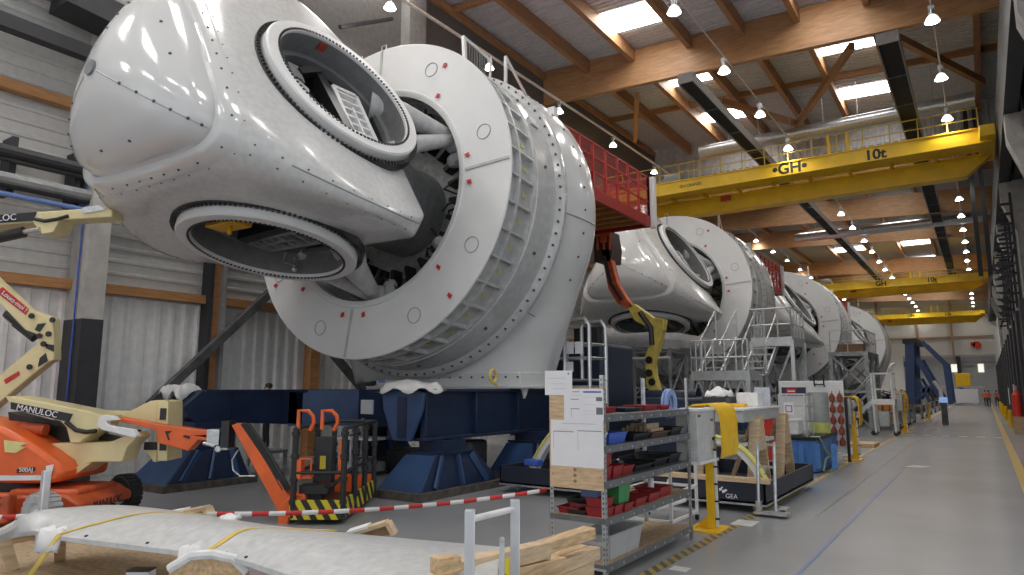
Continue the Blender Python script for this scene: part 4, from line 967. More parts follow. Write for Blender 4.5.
mid = [(674, 9), (724, 69), (760, 113), (788, 147), (827, 196), (841, 213), (852.5, 227), (864, 240), (872, 251), (879, 261), (885, 269), (892, 277), (905, 293.7), (909, 298), (912.5, 302), (915.6, 306), (918, 310)]
right = [(932, 18), (941, 76), (947, 117), (955.5, 177), (959, 198), (961, 215), (963, 229), (965, 241), (966, 251), (967, 260), (968.5, 268.5), (971, 288), (971.5, 293), (972, 297.6), (972.7, 302), (973, 306)]
ROWN = {'left': 'wall-side row over the nacelles', 'middle': 'middle row above the first crane', 'right': 'aisle-side row'}
ORD = ['first', 'second', 'third', 'fourth', 'fifth', 'sixth', 'seventh', 'eighth', 'ninth', 'tenth', 'eleventh', 'twelfth', 'thirteenth', 'fourteenth', 'fifteenth', 'sixteenth', 'seventeenth', 'eighteenth']
SPW = None
SP = bpy.data.lights.new('high_bay_light', 'SPOT'); SP.energy = LAMP_W; SP.spot_size = math.radians(150); SP.spot_blend = .6; SP.shadow_soft_size = .2; SP.color = (1, .97, .93)
SPW = SP.copy(); SPW.energy = LAMP_W * 3.8  # wall-side lights, boosted above the others to brighten the left wall
for row, pts, zl, xc in (('left', left, 14.3, -15.0), ('middle', mid, 12.6, None), ('right', right, 12.6, None)):
    wire = []; tail = []
    for i, q in enumerate(pts):
        if row == 'left': p = onx(q[0], q[1], xc if i < 13 else -12.6); p.z = 14.4 if p.y > 90 else p.z
        else: p = onz(q[0], q[1], zl)
        l = LAMP if not used else copy_tree(LAMP); used.append(1)
        l.location = p; l.scale = (.75, .75, .75)
        l['label'] = 'high bay lamp, %s from the front in the %s' % (ORD[i], ROWN[row]); l['group'] = 'high bay lamps, %s row' % row
        ld = bpy.data.objects.new('high_bay_light', SPW if row == 'left' and i < 4 else SP); COL.objects.link(ld); ld.location = p + V((0, 0, -.22))
        (wire if not (row == 'left' and i > 12) else tail).append(p + V((0, 0, .465)))
    wire = [wire[0] + (wire[0] - wire[1]) * 1.5] + wire
    if row == 'left': wire = [V((xc, -2, wire[1].z + .05))] + wire[1:]
    mb = MB().tube(wire, .028 if row != 'left' else .06, 6)
    one('lamp_cable', mb, mat('cable_white', (.62, .58, .54), .5), 'straight cable that carries the %s of lamps along the hall' % ROWN[row], 'cable')
    if tail: one('lamp_cable', MB().tube(tail, .04, 6), MATS['cable_white'], 'cable carrying the last wall-side lamps beyond the second crane', 'cable')
# extra lights of the part of the hall behind the camera (out of view, wall-side ones boosted to brighten the left wall)
for x in (-14.5, -6.5, -1.0):
    for y in (-6, 0.5, 6, 11.5):
        ld = bpy.data.objects.new('high_bay_light', SPW if x < -14 else SP); COL.objects.link(ld); ld.location = (x, y, 14.5)

# ================================================================ RADIANT HEATER STRIPS AND AIR DUCTS
def strip(u0, v0, u1, v1, z, w, h, label, y_end=None):
    a, b = onz(u0, v0, z), onz(u1, v1, z)
    x = (a.x + b.x) / 2; t = thing('radiant_heater', label, 'heater', (x, a.y, z), 'radiant heater strips')
    ye = y_end or b.y
    mb = MB(); mb.box(x - w / 2, x + w / 2, a.y + .02, ye, z, z + h); 
    n = int((ye - a.y) / 3)
    obj('heater_panel', mb, mat('matt_black', (.02, .02, .022), .85), t)
    mb = MB(); mb.box(x - w / 2 - .04, x - w / 2, a.y, ye, z - .06, z + h); mb.box(x + w / 2, x + w / 2 + .04, a.y, ye, z - .06, z + h); mb.box(x - w / 2 - .04, x + w / 2 + .04, a.y - .03, a.y + .02, z - .06, z + h + .12); mb.box(x - w / 2 - .04, x + w / 2 + .04, a.y, ye, z + h, z + h + .1)
    obj('heater_casing', mb, mat('heater_grey', (.30, .29, .28), .5), t)
    mb = MB()
    for k in range(1, n): y = a.y + (ye - a.y) * k / n; mb.box(x - w / 2, x + w / 2, y - .05, y + .05, z - .03, z)
    obj('heater_clip', mb, DARKG, t); return t
strip(683, 82, 905, 306, 13.1, .5, .2, 'long black radiant heater strip hanging over the line of nacelles', 84)
strip(886, 42, 960, 300, 13.1, .58, .2, 'long black radiant heater strip hanging over the aisle', 84)
def duct(u0, v0, u1, v1, z, r, label):
    a, b = onz(u0, v0, z), onz(u1, v1, z); y = (a.y + b.y) / 2; a.y = b.y = y
    t = thing('air_duct', label, 'duct', (a.x, y, z - r))
    mb = MB().tube([a, b], r, 20); obj('duct_pipe', mb, STEEL, t, smooth=50)
    mb = MB()
    for k in range(1, 8):
        p = a + (b - a) * (k / 8); mb.lathe([(-.04, r), (-.04, r + .025), (.04, r + .025), (.04, r)], p, (1, 0, 0), (0, 1, 0), 20)
        mb.bar(p + V((0, 0, r)), p + V((0, 0, r + 1.7)), .03)
    obj('duct_clamp', mb, STEEL, t); return t
duct(697, 150, 975, 103, 14.4, .33, 'silver spiral air duct in front of the step wall above the first crane')
duct(795, 238, 984, 217, 13.2, .33, 'silver spiral air duct farther down the hall beyond the first crane')
# ================================================================ RIGHT SIDE
for k in range(16):
    y = 32.5 + k * 4.6; h = 5.4 - .05 * k
    mb = MB(); mb.box(XR - .15, XR + .35, y, y + 1.4, 0, h); struct('partition_post', mb, CHAR)
mb = MB().box(XR + .35, XR + .45, 30, 105, 0, 4.2); struct('partition_wall', mb, CHAR)
def rackset(y, z, n, lab):
    t = thing('cable_rack', lab, 'rack', (XR - .2, y, z), 'cable racks on the right wall')
    mb = MB(); mb.box(XR - .05, XR + .05, y, y + .12, z, z + n * .42 + .3); obj('rack_post', mb, CHAR, t)
    for k in range(n):
        mb = MB(); mb.box(XR - .42, XR + .02, y + .01, y + .1, z + .2 + k * .42, z + .3 + k * .42); obj('rack_arm', mb, CHAR, t)
for k in range(6): rackset(34.6 + k * 3.6, 5.6, 10, 'black cable rack bracketed on the corbelled concrete columns, %s along the aisle' % ORD[k])
mb = MB()
for k in range(3):
    mb.tube([(XR - .3 + k * .12, 34, 5.95 + k * .84), (XR - .3 + k * .12, 56, 5.95 + k * .84)], .05, 6)
one('cable_bundle', mb, CHAR, 'black cables lying on the racks of the corbelled columns', 'cable')
# ================================================================ FLOOR MARKINGS
def decal(name, mb, m): o = obj(name, mb, m, None); o['kind'] = 'structure'; return o
HZF = stripes('floor_hazard_stripes', (0.40, 0.28, 0.06), (0.10, 0.10, 0.10), (1.2, 1.0, 0), .22)
decal('trim_4', MB().box(-3.26, -3.12, 5.5, 11.9, 0.0005, 0.003), HZF)
YLINE = mat('worn_yellow_line', (0.50, 0.35, 0.10), .45, var=.15, scale=8)
decal('trim_5', MB().box(-3.25, -3.13, 11.9, 108, 0.0005, 0.003), YLINE)
decal('trim_6', MB().box(0.46, 0.66, 8, 108, 0.0005, 0.003), YLINE)
decal('trim_7', MB().box(-1.85, -1.81, 4, 20, 0.0005, 0.003), mat('blue_floor_line', (0.13, 0.19, 0.33), .4))
decal('trim_8', MB().box(-2.35, -2.325, 12, 80, 0.0004, 0.002), mat('floor_joint', (.16, .16, .165), .5))
WMARK = mat('white_floor_tape', (.6, .6, .58), .5)
for q, w, l in (((745, 523), .16, .45), ((780, 508), .12, .4), ((680, 569), .1, .2)):
    c = onz(*q); decal('trim_9', MB().frame((c.x, c.y, .002), (w, 0, 0), (0, l * .5, 0), (0, 0, .0015)), WMARK)
mb = MB(); a, b = onz(908, 466), onz(928, 467); mb.frame(((a.x + b.x) / 2, a.y, .002), (.2, 0, 0), (.1, .25, 0), (0, 0, .0015)); decal('trim_10', mb, WMARK)
for k in range(6): decal('trim_11', MB().box(-2.9 + k * .62, -2.6 + k * .62, 34.5, 34.75, .0005, .003), WMARK)
# ================================================================ FOREGROUND COVER SHELL ON ITS TIMBER CRADLE
ZC = .82
near = [(-60, 545), (-10, 538), (34, 531), (67, 537), (140, 546), (222, 556), (262, 566), (330, 592), (430, 660), (480, 720)]
far = [(-60, 545), (0, 531), (34, 513), (84, 506), (130, 505.5), (200, 514), (270, 525), (380, 536), (470, 544), (502, 547)]
rows = []
NT_ = 10
for i in range(len(near)):
    a = onz(*near[i], ZC); b = onz(*far[i], ZC + .1)
    rows.append([a.lerp(b, t / NT_) + V((0, 0, .07 * math.sin(math.pi * t / NT_) * min(1, i / 2))) for t in range(NT_ + 1)])
def crow(rows, n):
    out = []
    for i in range(len(rows) - 1):
        p0, p1, p2, p3 = rows[max(0, i - 1)], rows[i], rows[i + 1], rows[min(len(rows) - 1, i + 2)]
        for k in range(n):
            t = k / n; out.append([0.5 * (2 * b + (c - a) * t + (2 * a - 5 * b + 4 * c - d) * t * t + (3 * b - a - 3 * c + d) * t ** 3) for a, b, c, d in zip(p0, p1, p2, p3)])
    out.append(rows[-1]); return out
cr_ = crow(rows, 5)
mb = MB(); mb.loft(cr_, close=False)
lo_ = [[p - V((0, 0, .035)) for p in r] for r in cr_]
mb.loft(lo_, close=False)
edge_t = [r[0] for r in cr_] ; edge_b = [r[0] for r in lo_]; mb.loft([edge_b, edge_t], close=False)
edge_t = [r[-1] for r in cr_] ; edge_b = [r[-1] for r in lo_]; mb.loft([edge_t, edge_b], close=False)
o = one('cover_shell', mb, mat('grey_white_laminate', (.66, .665, .66), .28, var=.05, scale=14, coat=.35), 'large curved grey-white moulded cover shell lying on a timber cradle in the front', 'cover', smooth=40)
CV = o
for k in (11, 14.5, 18, 21):
    pass
def on_shell(i, t, dz=.012):    # point on the shell: i along, t across
    i = max(0, min(len(cr_) - 1.001, i)); k = int(i); f = i - k; r = cr_[k]; s = cr_[k + 1]; t = t * NT_; j = min(NT_ - 1, int(t)); g = t - j
    return r[j].lerp(r[j + 1], g).lerp(s[j].lerp(s[j + 1], g), f) + V((0, 0, dz))
for i0, i1, lab in ((14.2, 26, 'yellow lashing strap across the cover shell beside the barrier post'), (23.8, 33, 'yellow lashing strap across the middle of the cover shell')):
    mb = MB(); pts = [on_shell(i0 + (i1 - i0) * k / 16, k / 16) for k in range(17)]
    d = V((.018, .012, 0)); mb.loft([[p + d for p in pts], [p - d for p in pts]], close=False); p0 = pts[0]; mb.loft([[p0 + d, p0 + d + V((-.12, -.22, -.42))], [p0 - d, p0 - d + V((-.12, -.22, -.42))]], close=False)
    o = one('lashing_strap', mb, STRAP, lab, 'strap', 'lashing straps'); s = o.modifiers.new('t', 'SOLIDIFY'); s.thickness = .006
for k in (12, 16.5, 20.5, 25.5, 28):
    c = on_shell(k, .05, .0); mb = MB().ball(c, .016, 8, (1, 1, .6)); obj('edge_stud', mb, BLACK, CV)
def pad(i, t, sx, sy, lab, seed):
    rnd = random.Random(seed); c = on_shell(i, t, .02); mb = MB(); n = 8
    for top in (1, 0):
        pass
    rows = []
    for a in range(n + 1):
        rows.append([c + HR * (sx * (a / n - .5)) + HN * (sy * (b / n - .5)) + V((0, 0, .012 * math.sin(a * 1.1 + seed) + rnd.uniform(-.005, .005) - (.16 if b < 2 else 0) * (1 - b / 2))) for b in range(n + 1)])
    mb.loft(rows, close=False); o = one('foam_pad', mb, FOAM, lab, 'padding', 'white foam pads under the straps', smooth=70); s = o.modifiers.new('t', 'SOLIDIFY'); s.thickness = .035; s.offset = 1
pad(13.6, .07, .19, .26, 'crumpled white foam pad on the cover shell edge at the first strap', 1)
pad(23.2, .05, .14, .26, 'white foam pad under the middle strap of the cover shell', 3)
pad(27, .95, .14, .2, 'small white foam pad at the far edge of the cover shell', 4)
CRD = thing('timber_cradle', 'timber cradle with board deck carrying the grey-white cover shell', 'cradle', tuple(onz(120, 560, 0)))
def seg(px0, z0, px1, z1, w, h, name, m=PINE):
    mb = MB().bar(onz(*px0, z0), onz(*px1, z1), w, h); return obj(name, mb, m, CRD)
mb = MB(); q = [onz(-30, 575, .5), onz(250, 600, .5), onz(240, 548, .5), onz(0, 540, .5)]; mb.prism([V((p.x, p.y, .5)) for p in q], (0, 0, -.025)); obj('deck', mb, CHIP, CRD)
for x in range(5):
    a = V((q[0].x, q[0].y, 0)).lerp(V((q[1].x, q[1].y, 0)), x / 4) + HN * .1; b = V((q[3].x, q[3].y, 0)).lerp(V((q[2].x, q[2].y, 0)), x / 4) - HN * .1
    for p in (a, b): mb = MB().frame(V((p.x, p.y, .24)), HR * .05, HN * .05, V((0, 0, .24))); obj('post', mb, TIMBER, CRD)
seg((2, 537), .78, (12, 570), .5, .07, .09, 'strut'); seg((60, 541), .76, (60, 560), .5, .08, .06, 'strut'); seg((8, 538), .76, (34, 534), .76, .05, .1, 'rail', TIMBER)
mb = MB(); f = lambda u, v: onz(u, v, .74)
c = onz(205, 572, .72); prof = [(-.32, -.18), (.32, -.18), (.3, -.02), (.2, .07), (.05, .1), (-.1, .09), (-.25, .0)]
mb.prism([c + HR * a + V((0, 0, b)) for a, b in prof], HN * .05); obj('arch_former', mb, TIMBER, CRD)
mb = MB(); rr = [c + HR * a + V((0, 0, b + .02)) for a, b in prof[2:]]; mb.tube(rr, .035, 8); obj('foam_edge', mb, FOAM, CRD)
for pw, tl_, tr_, br_, bl_ in (((192, 524), (169, 515), (207, 507.5), (217, 530), (186, 532)), ((374, 532), (352, 533), (388, 522), (395, 534), (360, 540))):
    p0 = onz(*pw, .70); f = lambda q: onp(q[0], q[1], p0, HN)
    A, B, C_, D_2 = f(tl_), f(tr_), f(br_), f(bl_)
    mb = MB(); mb.prism([A, B, C_, D_2], HN * .02); fb_ = obj('former_board', mb, mat('brown_board', (.36, .23, .13), .7, var=.1), CRD)  # brown back board of the former
    mb = MB(); mb.bar(A, B, .16, .035); obj('former_rail', mb, PINE, CRD); mb = MB(); mb.bar(B, C_, .16, .04); obj('former_post', mb, PINE, CRD)
    q = A.lerp(B, .18) + V((0, 0, .022)); mb = MB().frame(q, (B - A).normalized() * .1, HN * .09, V((0, 0, .012))); obj('foam_strip', mb, FOAM, CRD)
c = onz(141, 574, .52); mb = MB(); mb.frame(c, HR * .09, HN * .06, V((0, 0, .03))); mb.mi(1); mb.frame(c + V((0, 0, .035)), HR * .09, HN * .06, V((0, 0, .006)))
one('small_box', mb, [PAPER, BLACK], 'small white box with black lid on the cradle deck', 'box')
# left aluminium post with a bar, and the barrier tape
t = thing('barrier_post', 'short aluminium post with a horizontal bar in front of the orange boom lift', 'post', tuple(onz(42, 523, .0)))
pL = onz(42, 521, .72); mb = MB(); mb.box(pL.x - .035, pL.x + .035, pL.y - .035, pL.y + .035, 0, 1.2); obj('post', mb, ALU, t, bevel=.008)
mb = MB(); h = V((pL.x, pL.y, 1.13)); mb.bar(h, h - HR * 1.8 - HN * .1, .03, .045); obj('bar', mb, ALU, t)
TAPE = stripes('red_white_tape', (.72, .72, .72), (.55, .03, .03), tuple(HR), .27)
def tape(p, q, sag, label, n=20):
    mb = MB(); up, dn = [], []
    for k in range(n + 1):
        s = k / n; c = p.lerp(q, s) - V((0, 0, sag * 4 * s * (1 - s))); w = .021; tw = .25 * math.sin(s * 9)
        d = V((0, 0, 1)) * math.cos(tw) + HN * math.sin(tw); up.append(c + d * w); dn.append(c - d * w)
    mb.loft([up, dn], close=False); o = one('barrier_tape', mb, TAPE, label, 'tape', 'red and white barrier tape', smooth=80); s = o.modifiers.new('t', 'SOLIDIFY'); s.thickness = .003; return o
RX0, RX1, RY0, RY1 = -4.08, -3.40, 6.72, 9.3
tp = ony(549, 490, RY0 - .02)
tape(onz(206, 514, .88), V((RX0 - .03, RY0 - .03, tp.z)), .07, 'red and white barrier tape stretched from the timber cradle to the shelf rack')
tape(V((pL.x, pL.y - .06, .78)), V((pL.x, pL.y - .06, .76)) - HR * 2 , .02, 'red and white barrier tape hanging at the short aluminium post by the boom lift')
# ================================================================ TIMBER STACK AND ALUMINIUM FRAME
TB = 0
def timber(p, q, w, h, label, m=PINE):
    d = (q - p); d.normalize()
    mb = MB().bar(p, q, w, h); return one('timber_beam', mb, m, label, 'timber', 'loose timber beams in the front stack', bevel=.006)
A_ = onz(512, 572, .5); B_ = onz(585, 546, .5); A_.z = B_.z = 0; d_ = (B_ - A_).normalized(); n_ = V((-d_.y, d_.x, 0))
lv = ['bottom', 'second', 'third', 'fourth']
for k in range(4):
    for j in range(3):
        e = random.uniform(-.06, .06)
        p = A_ + n_ * (.13 * j - .02 * k) - d_ * (.12 - e + (.25 if k < 2 else 0)); q = B_ + n_ * (.13 * j - .02 * k) + d_ * (.04 + e)
        z = .06 + .125 * k
        timber(p + V((0, 0, z)), q + V((0, 0, z)), .115, .115, 'sawn pine beam in the front timber stack, %s layer, %s' % (lv[k], ('outer side', 'middle', 'inner side')[j]), [PINE, TIMBER, PINE][(j + k) % 3])
timber(onz(541, 548, .62), onz(590, 532, .66), .14, .1, 'short rough beam lying aslant on top of the front timber stack', TIMBER)
timber(onz(528, 557, .56), onz(566, 541, .61), .1, .08, 'short pale beam under the slanted top beam of the timber stack')
z_ = .5
timber(onz(440, 574, .95), onz(545, 549, .86), .11, .11, 'long pine beam reaching from the timber stack under the cover shell, upper one')
timber(onz(450, 592, .84), onz(560, 564, .72), .11, .11, 'long pine beam reaching from the timber stack under the cover shell, lower one', TIMBER)
timber(onz(434, 566, 1.0), onz(457, 562, 1.0), .1, .09, 'short pine offcut at the cover shell end of the timber stack', TIMBER)
mb = MB()
for px in ((452, 590), (540, 568)):
    c = onz(*px, .74); mb.box(c.x - .06, c.x + .06, c.y - .06, c.y + .06, 0, c.z)
one('timber_block', mb, TIMBER, 'timber supports under the two long pine beams', 'timber')
t = thing('aluminium_frame', 'aluminium frame of two square posts joined by a round bar, in the front', 'frame', tuple(onz(492, 700, 0)))
pa, pb = onz(470, 509.5, 1.38), onz(515, 499.5, 1.38)
for p in (pa, pb):
    mb = MB(); mb.frame(V((p.x, p.y, p.z / 2)), HR * .026, HN * .026, V((0, 0, p.z / 2))); obj('post', mb, ALU, t, bevel=.004)
mb = MB(); mb.tube([pa - V((0, 0, .05)), pb - V((0, 0, .05))], .017, 10); obj('bar', mb, mat('white_bar', (.8, .8, .8), .4), t)
mb = MB(); mb.bar(V((pa.x, pa.y, .1)), V((pb.x, pb.y, .1)), .06); obj('bottom_bar', mb, ALU, t)
t = thing('hazard_post', 'thin grey post with a yellow and black strip between the aluminium posts', 'post', tuple(onz(503, 640, 0)))
c = onz(502, 540, 1.22); mb = MB(); mb.frame(V((c.x, c.y, .61)), HR * .013, HN * .016, V((0, 0, .61))); mb.cyl(V((c.x, c.y, 1.22)) - HN * .016, V((c.x, c.y, 1.22)) + HN * .016, .014, 10); obj('post', mb, ALU, t)
mb = MB(); mb.frame(V((c.x, c.y, .57)) + HR * .026, HR * .012, HN * .012, V((0, 0, .56))); obj('strip', mb, stripes('post_hazard', (.75, .62, .03), (.02, .02, .02), (.5, .5, 1), .2, .6), t)
# ================================================================ SHELF RACK WITH NOTICE BOARD
SR = thing('shelf_rack', 'galvanised shelf rack full of small plastic bins, notice board on its end', 'shelf', ((RX0 + RX1) / 2, (RY0 + RY1) / 2, 0))
SZ = [.15, .62, 1.0, 1.37, 1.70]
for (x, y) in ((RX0, RY0), (RX1, RY0), (RX0, RY1), (RX1, RY1)):
    mb = MB(); sx = 1 if x == RX0 else -1; sy = 1 if y == RY0 else -1
    mb.box(x, x + sx * .045, y, y + sy * .004, 0, 2.14); mb.box(x, x + sx * .004, y, y + sy * .045, 0, 2.14); u = obj('upright', mb, STEEL, SR)
    mb = MB()
    for k in range(40): mb.box(x + sx * .016, x + sx * .030, y - .001 * sy, y - sy * .0005, .05 + k * .052, .072 + k * .052); mb.box(x - sx * .0005, x - sx * .001, y + sy * .016, y + sy * .03, .05 + k * .052, .072 + k * .052)
    obj('slot_row', mb, DARKG, u)
for k, z in enumerate(SZ):
    mb = MB(); mb.box(RX0 + .005, RX1 - .005, RY0 + .005, RY1 - .005, z, z + .012)
    if k < 2: obj('wood_panel', mb, CHIP, SR); mb = MB()
    h = .075
    mb.box(RX1 - .006, RX1 + .002, RY0, RY1, z - h + .01, z + .014); mb.box(RX0 - .002, RX0 + .006, RY0, RY1, z - h + .01, z + .014)
    mb.box(RX0, RX1, RY0 - .002, RY0 + .006, z - h * .6, z + .012); mb.box(RX0, RX1, RY1 - .006, RY1 + .002, z - h * .6, z + .012)
    sh = obj('shelf_board', mb, mat('zinc_grey_steel', (.17, .18, .19), .45, .4, var=.06), SR)
    mb = MB()
    for j in range(9): y = RY0 + .12 + j * .29; mb.cyl((RX1 + .002, y, z - .03), (RX1 + .008, y, z - .03), .014, 8)
    obj('rivet', mb, ALU, sh)
mb = MB(); mb.box(RX0, RX1, RY0 - .004, RY0, .36, .39); mb.box(RX0, RX1, RY0 - .004, RY0, .10, .125); obj('end_brace', mb, STEEL, SR)
NB = thing('notice_board', 'plywood notice board with printed sheets on the end of the shelf rack', 'board', ((RX0 + RX1) / 2, RY0 - .02, .92))
ya = RY0 - .006
mb = MB(); mb.box(RX0 + .012, RX1 - .008, ya - .016, ya, .92, 2.0); obj('plywood_sheet', mb, PLY, NB)
mb = MB()
for xx in (RX0 + .05, RX1 - .04): mb.cyl((xx, ya - .017, 1.06), (xx, ya - .02, 1.06), .008, 8)
for zz in (1.06, 1.12, 1.0): mb.ball((RX0 + .33, ya - .014, zz), .03, 8, (1, .12, .8))
obj('knot', mb, mat('dark_knot', (.32, .17, .08), .7), NB)
def sheet(x0, x1, z0, z1, dy, lines):
    mb = MB(); mb.box(x0, x1, ya - .018 - dy, ya - .016 - dy, z0, z1); s = obj('printed_sheet', mb, PAPER, NB)
    mb = MB(); mb.mi(0)
    for (a, b, c, d, mi) in lines:
        mb.mi(mi); w, h = x1 - x0, z1 - z0; mb.box(x0 + a * w, x0 + b * w, ya - .0187 - dy, ya - .0181 - dy, z0 + c * h, z0 + d * h)
    if lines: obj('print', mb, [INK, INKBLUE, mat('pale_print', (.55, .57, .62), .7, var=0)], s)
tl = lambda u, v: ony(u, v, ya)
a, b = tl(552, 465), tl(604, 421)
sheet(a.x, b.x, a.z, b.z, .001, [(.05, .45, .74, .755, 0), (.52, .97, .77, .785, 0), (.05, .06, .35, .74, 2), (.52, .53, .35, .77, 2), (.22, .85, .92, .935, 2), (.1, .4, .78, .785, 2)])
a, b = tl(565, 420), tl(604, 389)
sheet(a.x, b.x, a.z, b.z, .002, [(.06, .4, .9, .92, 0), (.5, .95, .88, .93, 1), (.18, .38, .66, .68, 0), (.18, .4, .36, .38, 0), (.18, .2, .1, .36, 2), (.5, .95, .74, .75, 2), (.5, .8, .5, .51, 2), (.82, .97, .62, .74, 0), (.82, .98, .2, .42, 0), (.5, .78, .3, .31, 2), (.5, .78, .2, .21, 2), (.1, .45, .8, .81, 2)])
a, b = tl(546, 395), tl(573, 370.5)
sheet(a.x, b.x, a.z, b.z, .004, [(.1, .75, .68, .70, 2), (.2, .7, .45, .47, 2), (.3, .75, .25, .27, 2), (.84, .9, .84, .9, 0)])
def pbin(name, x, y, z, l, w, h, m, label, cat='bin', group='plastic bins on the shelf rack', rot=0, fill=None):
    """open-fronted stacking bin: l along x, w along y"""
    mb = MB(); t = .006; c = V((x, y, z)); R = M.Rotation(rot, 3, 'Z')
    def ring(kx, ky, zz): return [c + R @ V((sx * l / 2 * kx, sy * w / 2 * ky, zz)) for sx, sy in ((-1, -1), (1, -1), (1, 1), (-1, 1))]
    mb.loft([ring(.86, .86, 0), ring(1, 1, h), ring(1.05, 1.05, h), ring(1.05, 1.05, h - .012), ring(.99, .99, h - .012)], True, False)
    mb.loft([ring(.95, .95, h), ring(.82, .82, t)], False, True)
    o = one(name, mb, m, label, cat, group, smooth=None); return o
bins = [
 # shelf 5 (top)
 (4, 0.00, .32, .30, .30, .11, BINRED, 'dark red bin in the middle of the top shelf of the rack'), (4, -.02, .62, .3, .28, .07, BINRED, 'low dark red bin at the near end of the top rack shelf'),
 (4, .0, 1.15, .34, .5, .05, BINBLK, 'low black tray in the middle of the top rack shelf'), (4, .02, 1.7, .3, .4, .07, BINRED, 'low dark red bin near the far end of the top rack shelf'),
 # shelf 4
 (3, .12, .12, .3, .18, .13, PAPER, 'small white bin at the near corner of the second rack shelf from the top'), (3, .1, .50, .34, .46, .12, BINBLUE, 'bright blue bin on the second rack shelf from the top'),
 (3, .05, 1.1, .5, .5, .08, BINBLK, 'black tray next to the bright blue bin on the rack'), (3, .05, 1.68, .5, .55, .07, mat('brown_tray', (.12, .07, .05), .6), 'brown tray at the far end of the second rack shelf from the top'),
 # shelf 3
 (2, .14, .16, .3, .24, .14, BINRED, 'dark red bin at the near corner of the middle rack shelf'), (2, .14, .16, .3, .24, .14, BINRED, 'dark red bin stacked on the near corner bin of the middle rack shelf'), (2, .14, .44, .3, .24, .13, BINRED, 'dark red bin second from the near corner of the middle rack shelf'),
 (2, .1, .75, .34, .3, .1, BINRED, 'dark red bin third from the near corner of the middle rack shelf'), (2, .0, 1.25, .5, .55, .07, BINBLK, 'wide black tray on the middle rack shelf'), (2, .0, 1.8, .5, .45, .1, BINBLK, 'deep black tray at the far end of the middle rack shelf'),
 (2, .0, 2.28, .5, .4, .12, BINBLK, 'black crate at the far end of the middle rack shelf'), (3, .05, 2.25, .5, .4, .1, BINBLK, 'black crate at the far end of the second rack shelf from the top'), (1, .1, 1.85, .36, .4, .12, BINRED, 'large dark red bin near the far end of the fourth rack shelf'), (4, .02, 2.2, .3, .3, .06, BINRED, 'small dark red bin at the far end of the top rack shelf'),
 # shelf 2
 (1, .2, .14, .24, .2, .1, BINRED, 'dark red bin at the near corner of the fourth rack shelf, bottom of its pile'), (1, .2, .14, .24, .2, .1, BINRED, 'dark red bin at the near corner of the fourth rack shelf, top of its pile'), (1, .2, .36, .26, .2, .1, BINRED, 'dark red bin next to the corner pile on the fourth rack shelf'),
 (1, .2, .6, .28, .22, .09, BINRED, 'low dark red bin in the middle of the fourth rack shelf'), (1, .16, 1.0, .3, .3, .09, BINRED, 'dark red bin just beyond the green bin on the rack'), (1, .16, 1.4, .3, .34, .1, BINRED, 'dark red bin toward the far end of the fourth rack shelf'),
 (1, -.16, .2, .26, .26, .07, BINRED, 'dark red tray under the notice board on the fourth rack shelf'), (1, -.2, .5, .26, .3, .12, BINBLK, 'black box behind the notice board on the fourth rack shelf'), (1, -.05, .16, .24, .2, .05, BINBLK, 'shallow black tray under the notice board'),
]
stack = {}
for (k, dx, y, l, w, h, m, lab) in bins:
    key = (k, round(dx, 2), y); z = stack.get(key, SZ[k] + .0125); stack[key] = z + h
    pbin('plastic_bin', (RX0 + RX1) / 2 + dx, RY0 + y, z, l, w, h, m, lab)
pbin('plastic_bin', -3.56, RY0 + .55, SZ[1] + .105, .26, .3, .2, BINGRN, 'green bin standing over the low red bins on the rack')
pbin('plastic_bin', -3.62, RY0 + .14, SZ[1] + .215, .22, .2, .12, mat('dusty_blue_plastic', (.08, .12, .25), .5), 'dusty blue bin on top of the red corner pile on the rack')
pbin('plastic_tote', -3.66, RY0 + .62, SZ[0] + .0125, .42, .85, .26, BINGRY, 'large grey tote on the bottom board of the rack', 'tote', None)
CARD = mat('cardboard', (.50, .30, .15), .7, var=.08)
def carton(x, y, z, l, w, h, lab):
    mb = MB(); mb.box(x - l / 2, x + l / 2, y - w / 2, y + w / 2, z, z + h); mb.box(x - l / 2 - .001, x + l / 2 + .001, y - .02, y + .02, z + h * .5, z + h + .001); one('cardboard_box', mb, CARD, lab, 'box', 'cardboard boxes on the rack', bevel=.005)
carton(-3.85, RY0 + .55, SZ[3] + .0125, .3, .3, .24, 'cardboard box behind the bright blue bin on the rack')
carton(-3.85, RY0 + .6, SZ[2] + .0125, .3, .34, .26, 'cardboard box behind the red bins on the middle rack shelf')
mb = MB()
for k in range(7): mb.box(-3.9 + .06 * k, -3.86 + .06 * k, RY0 + 1.5, RY0 + 1.9, SZ[3] + .085, SZ[3] + .12 + .03 * (k % 3))
one('small_parts', mb, [mat('parts_tan', (.4, .3, .2), .6)], 'tan strips of small parts in the brown rack tray', 'parts')
mb = MB()
for k in range(3): mb.cyl((-3.7 + .1 * k, RY0 + 1.62, SZ[1] + .0125), (-3.7 + .1 * k, RY0 + 1.62, SZ[1] + .2), .035, 10)
for k in range(3): pass
one('bottle', MB().cyl((-3.62, RY0 + 1.72, SZ[1] + .0125), (-3.62, RY0 + 1.72, SZ[1] + .24), .04, 10).cyl((-3.62, RY0 + 1.72, SZ[1] + .24), (-3.62, RY0 + 1.72, SZ[1] + .28), .015, 8), PAPER, 'white plastic bottle at the far end of the fourth rack shelf', 'bottle')
c = V((-3.75, RY1 + .12, 1.78)); mb = MB()
for r in (.14, .165, .19): 
    pts = [c + V((0, r * math.cos(a), r * math.sin(a))) for a in [k * 2 * math.pi / 24 for k in range(25)]]; mb.tube(pts, .022, 6, False); mb.tube([p + V((.05, 0, 0)) for p in pts], .022, 6, False)
mb.bar(c + V((0, 0, -.19)), V((c.x, c.y, 1.55)), .03)
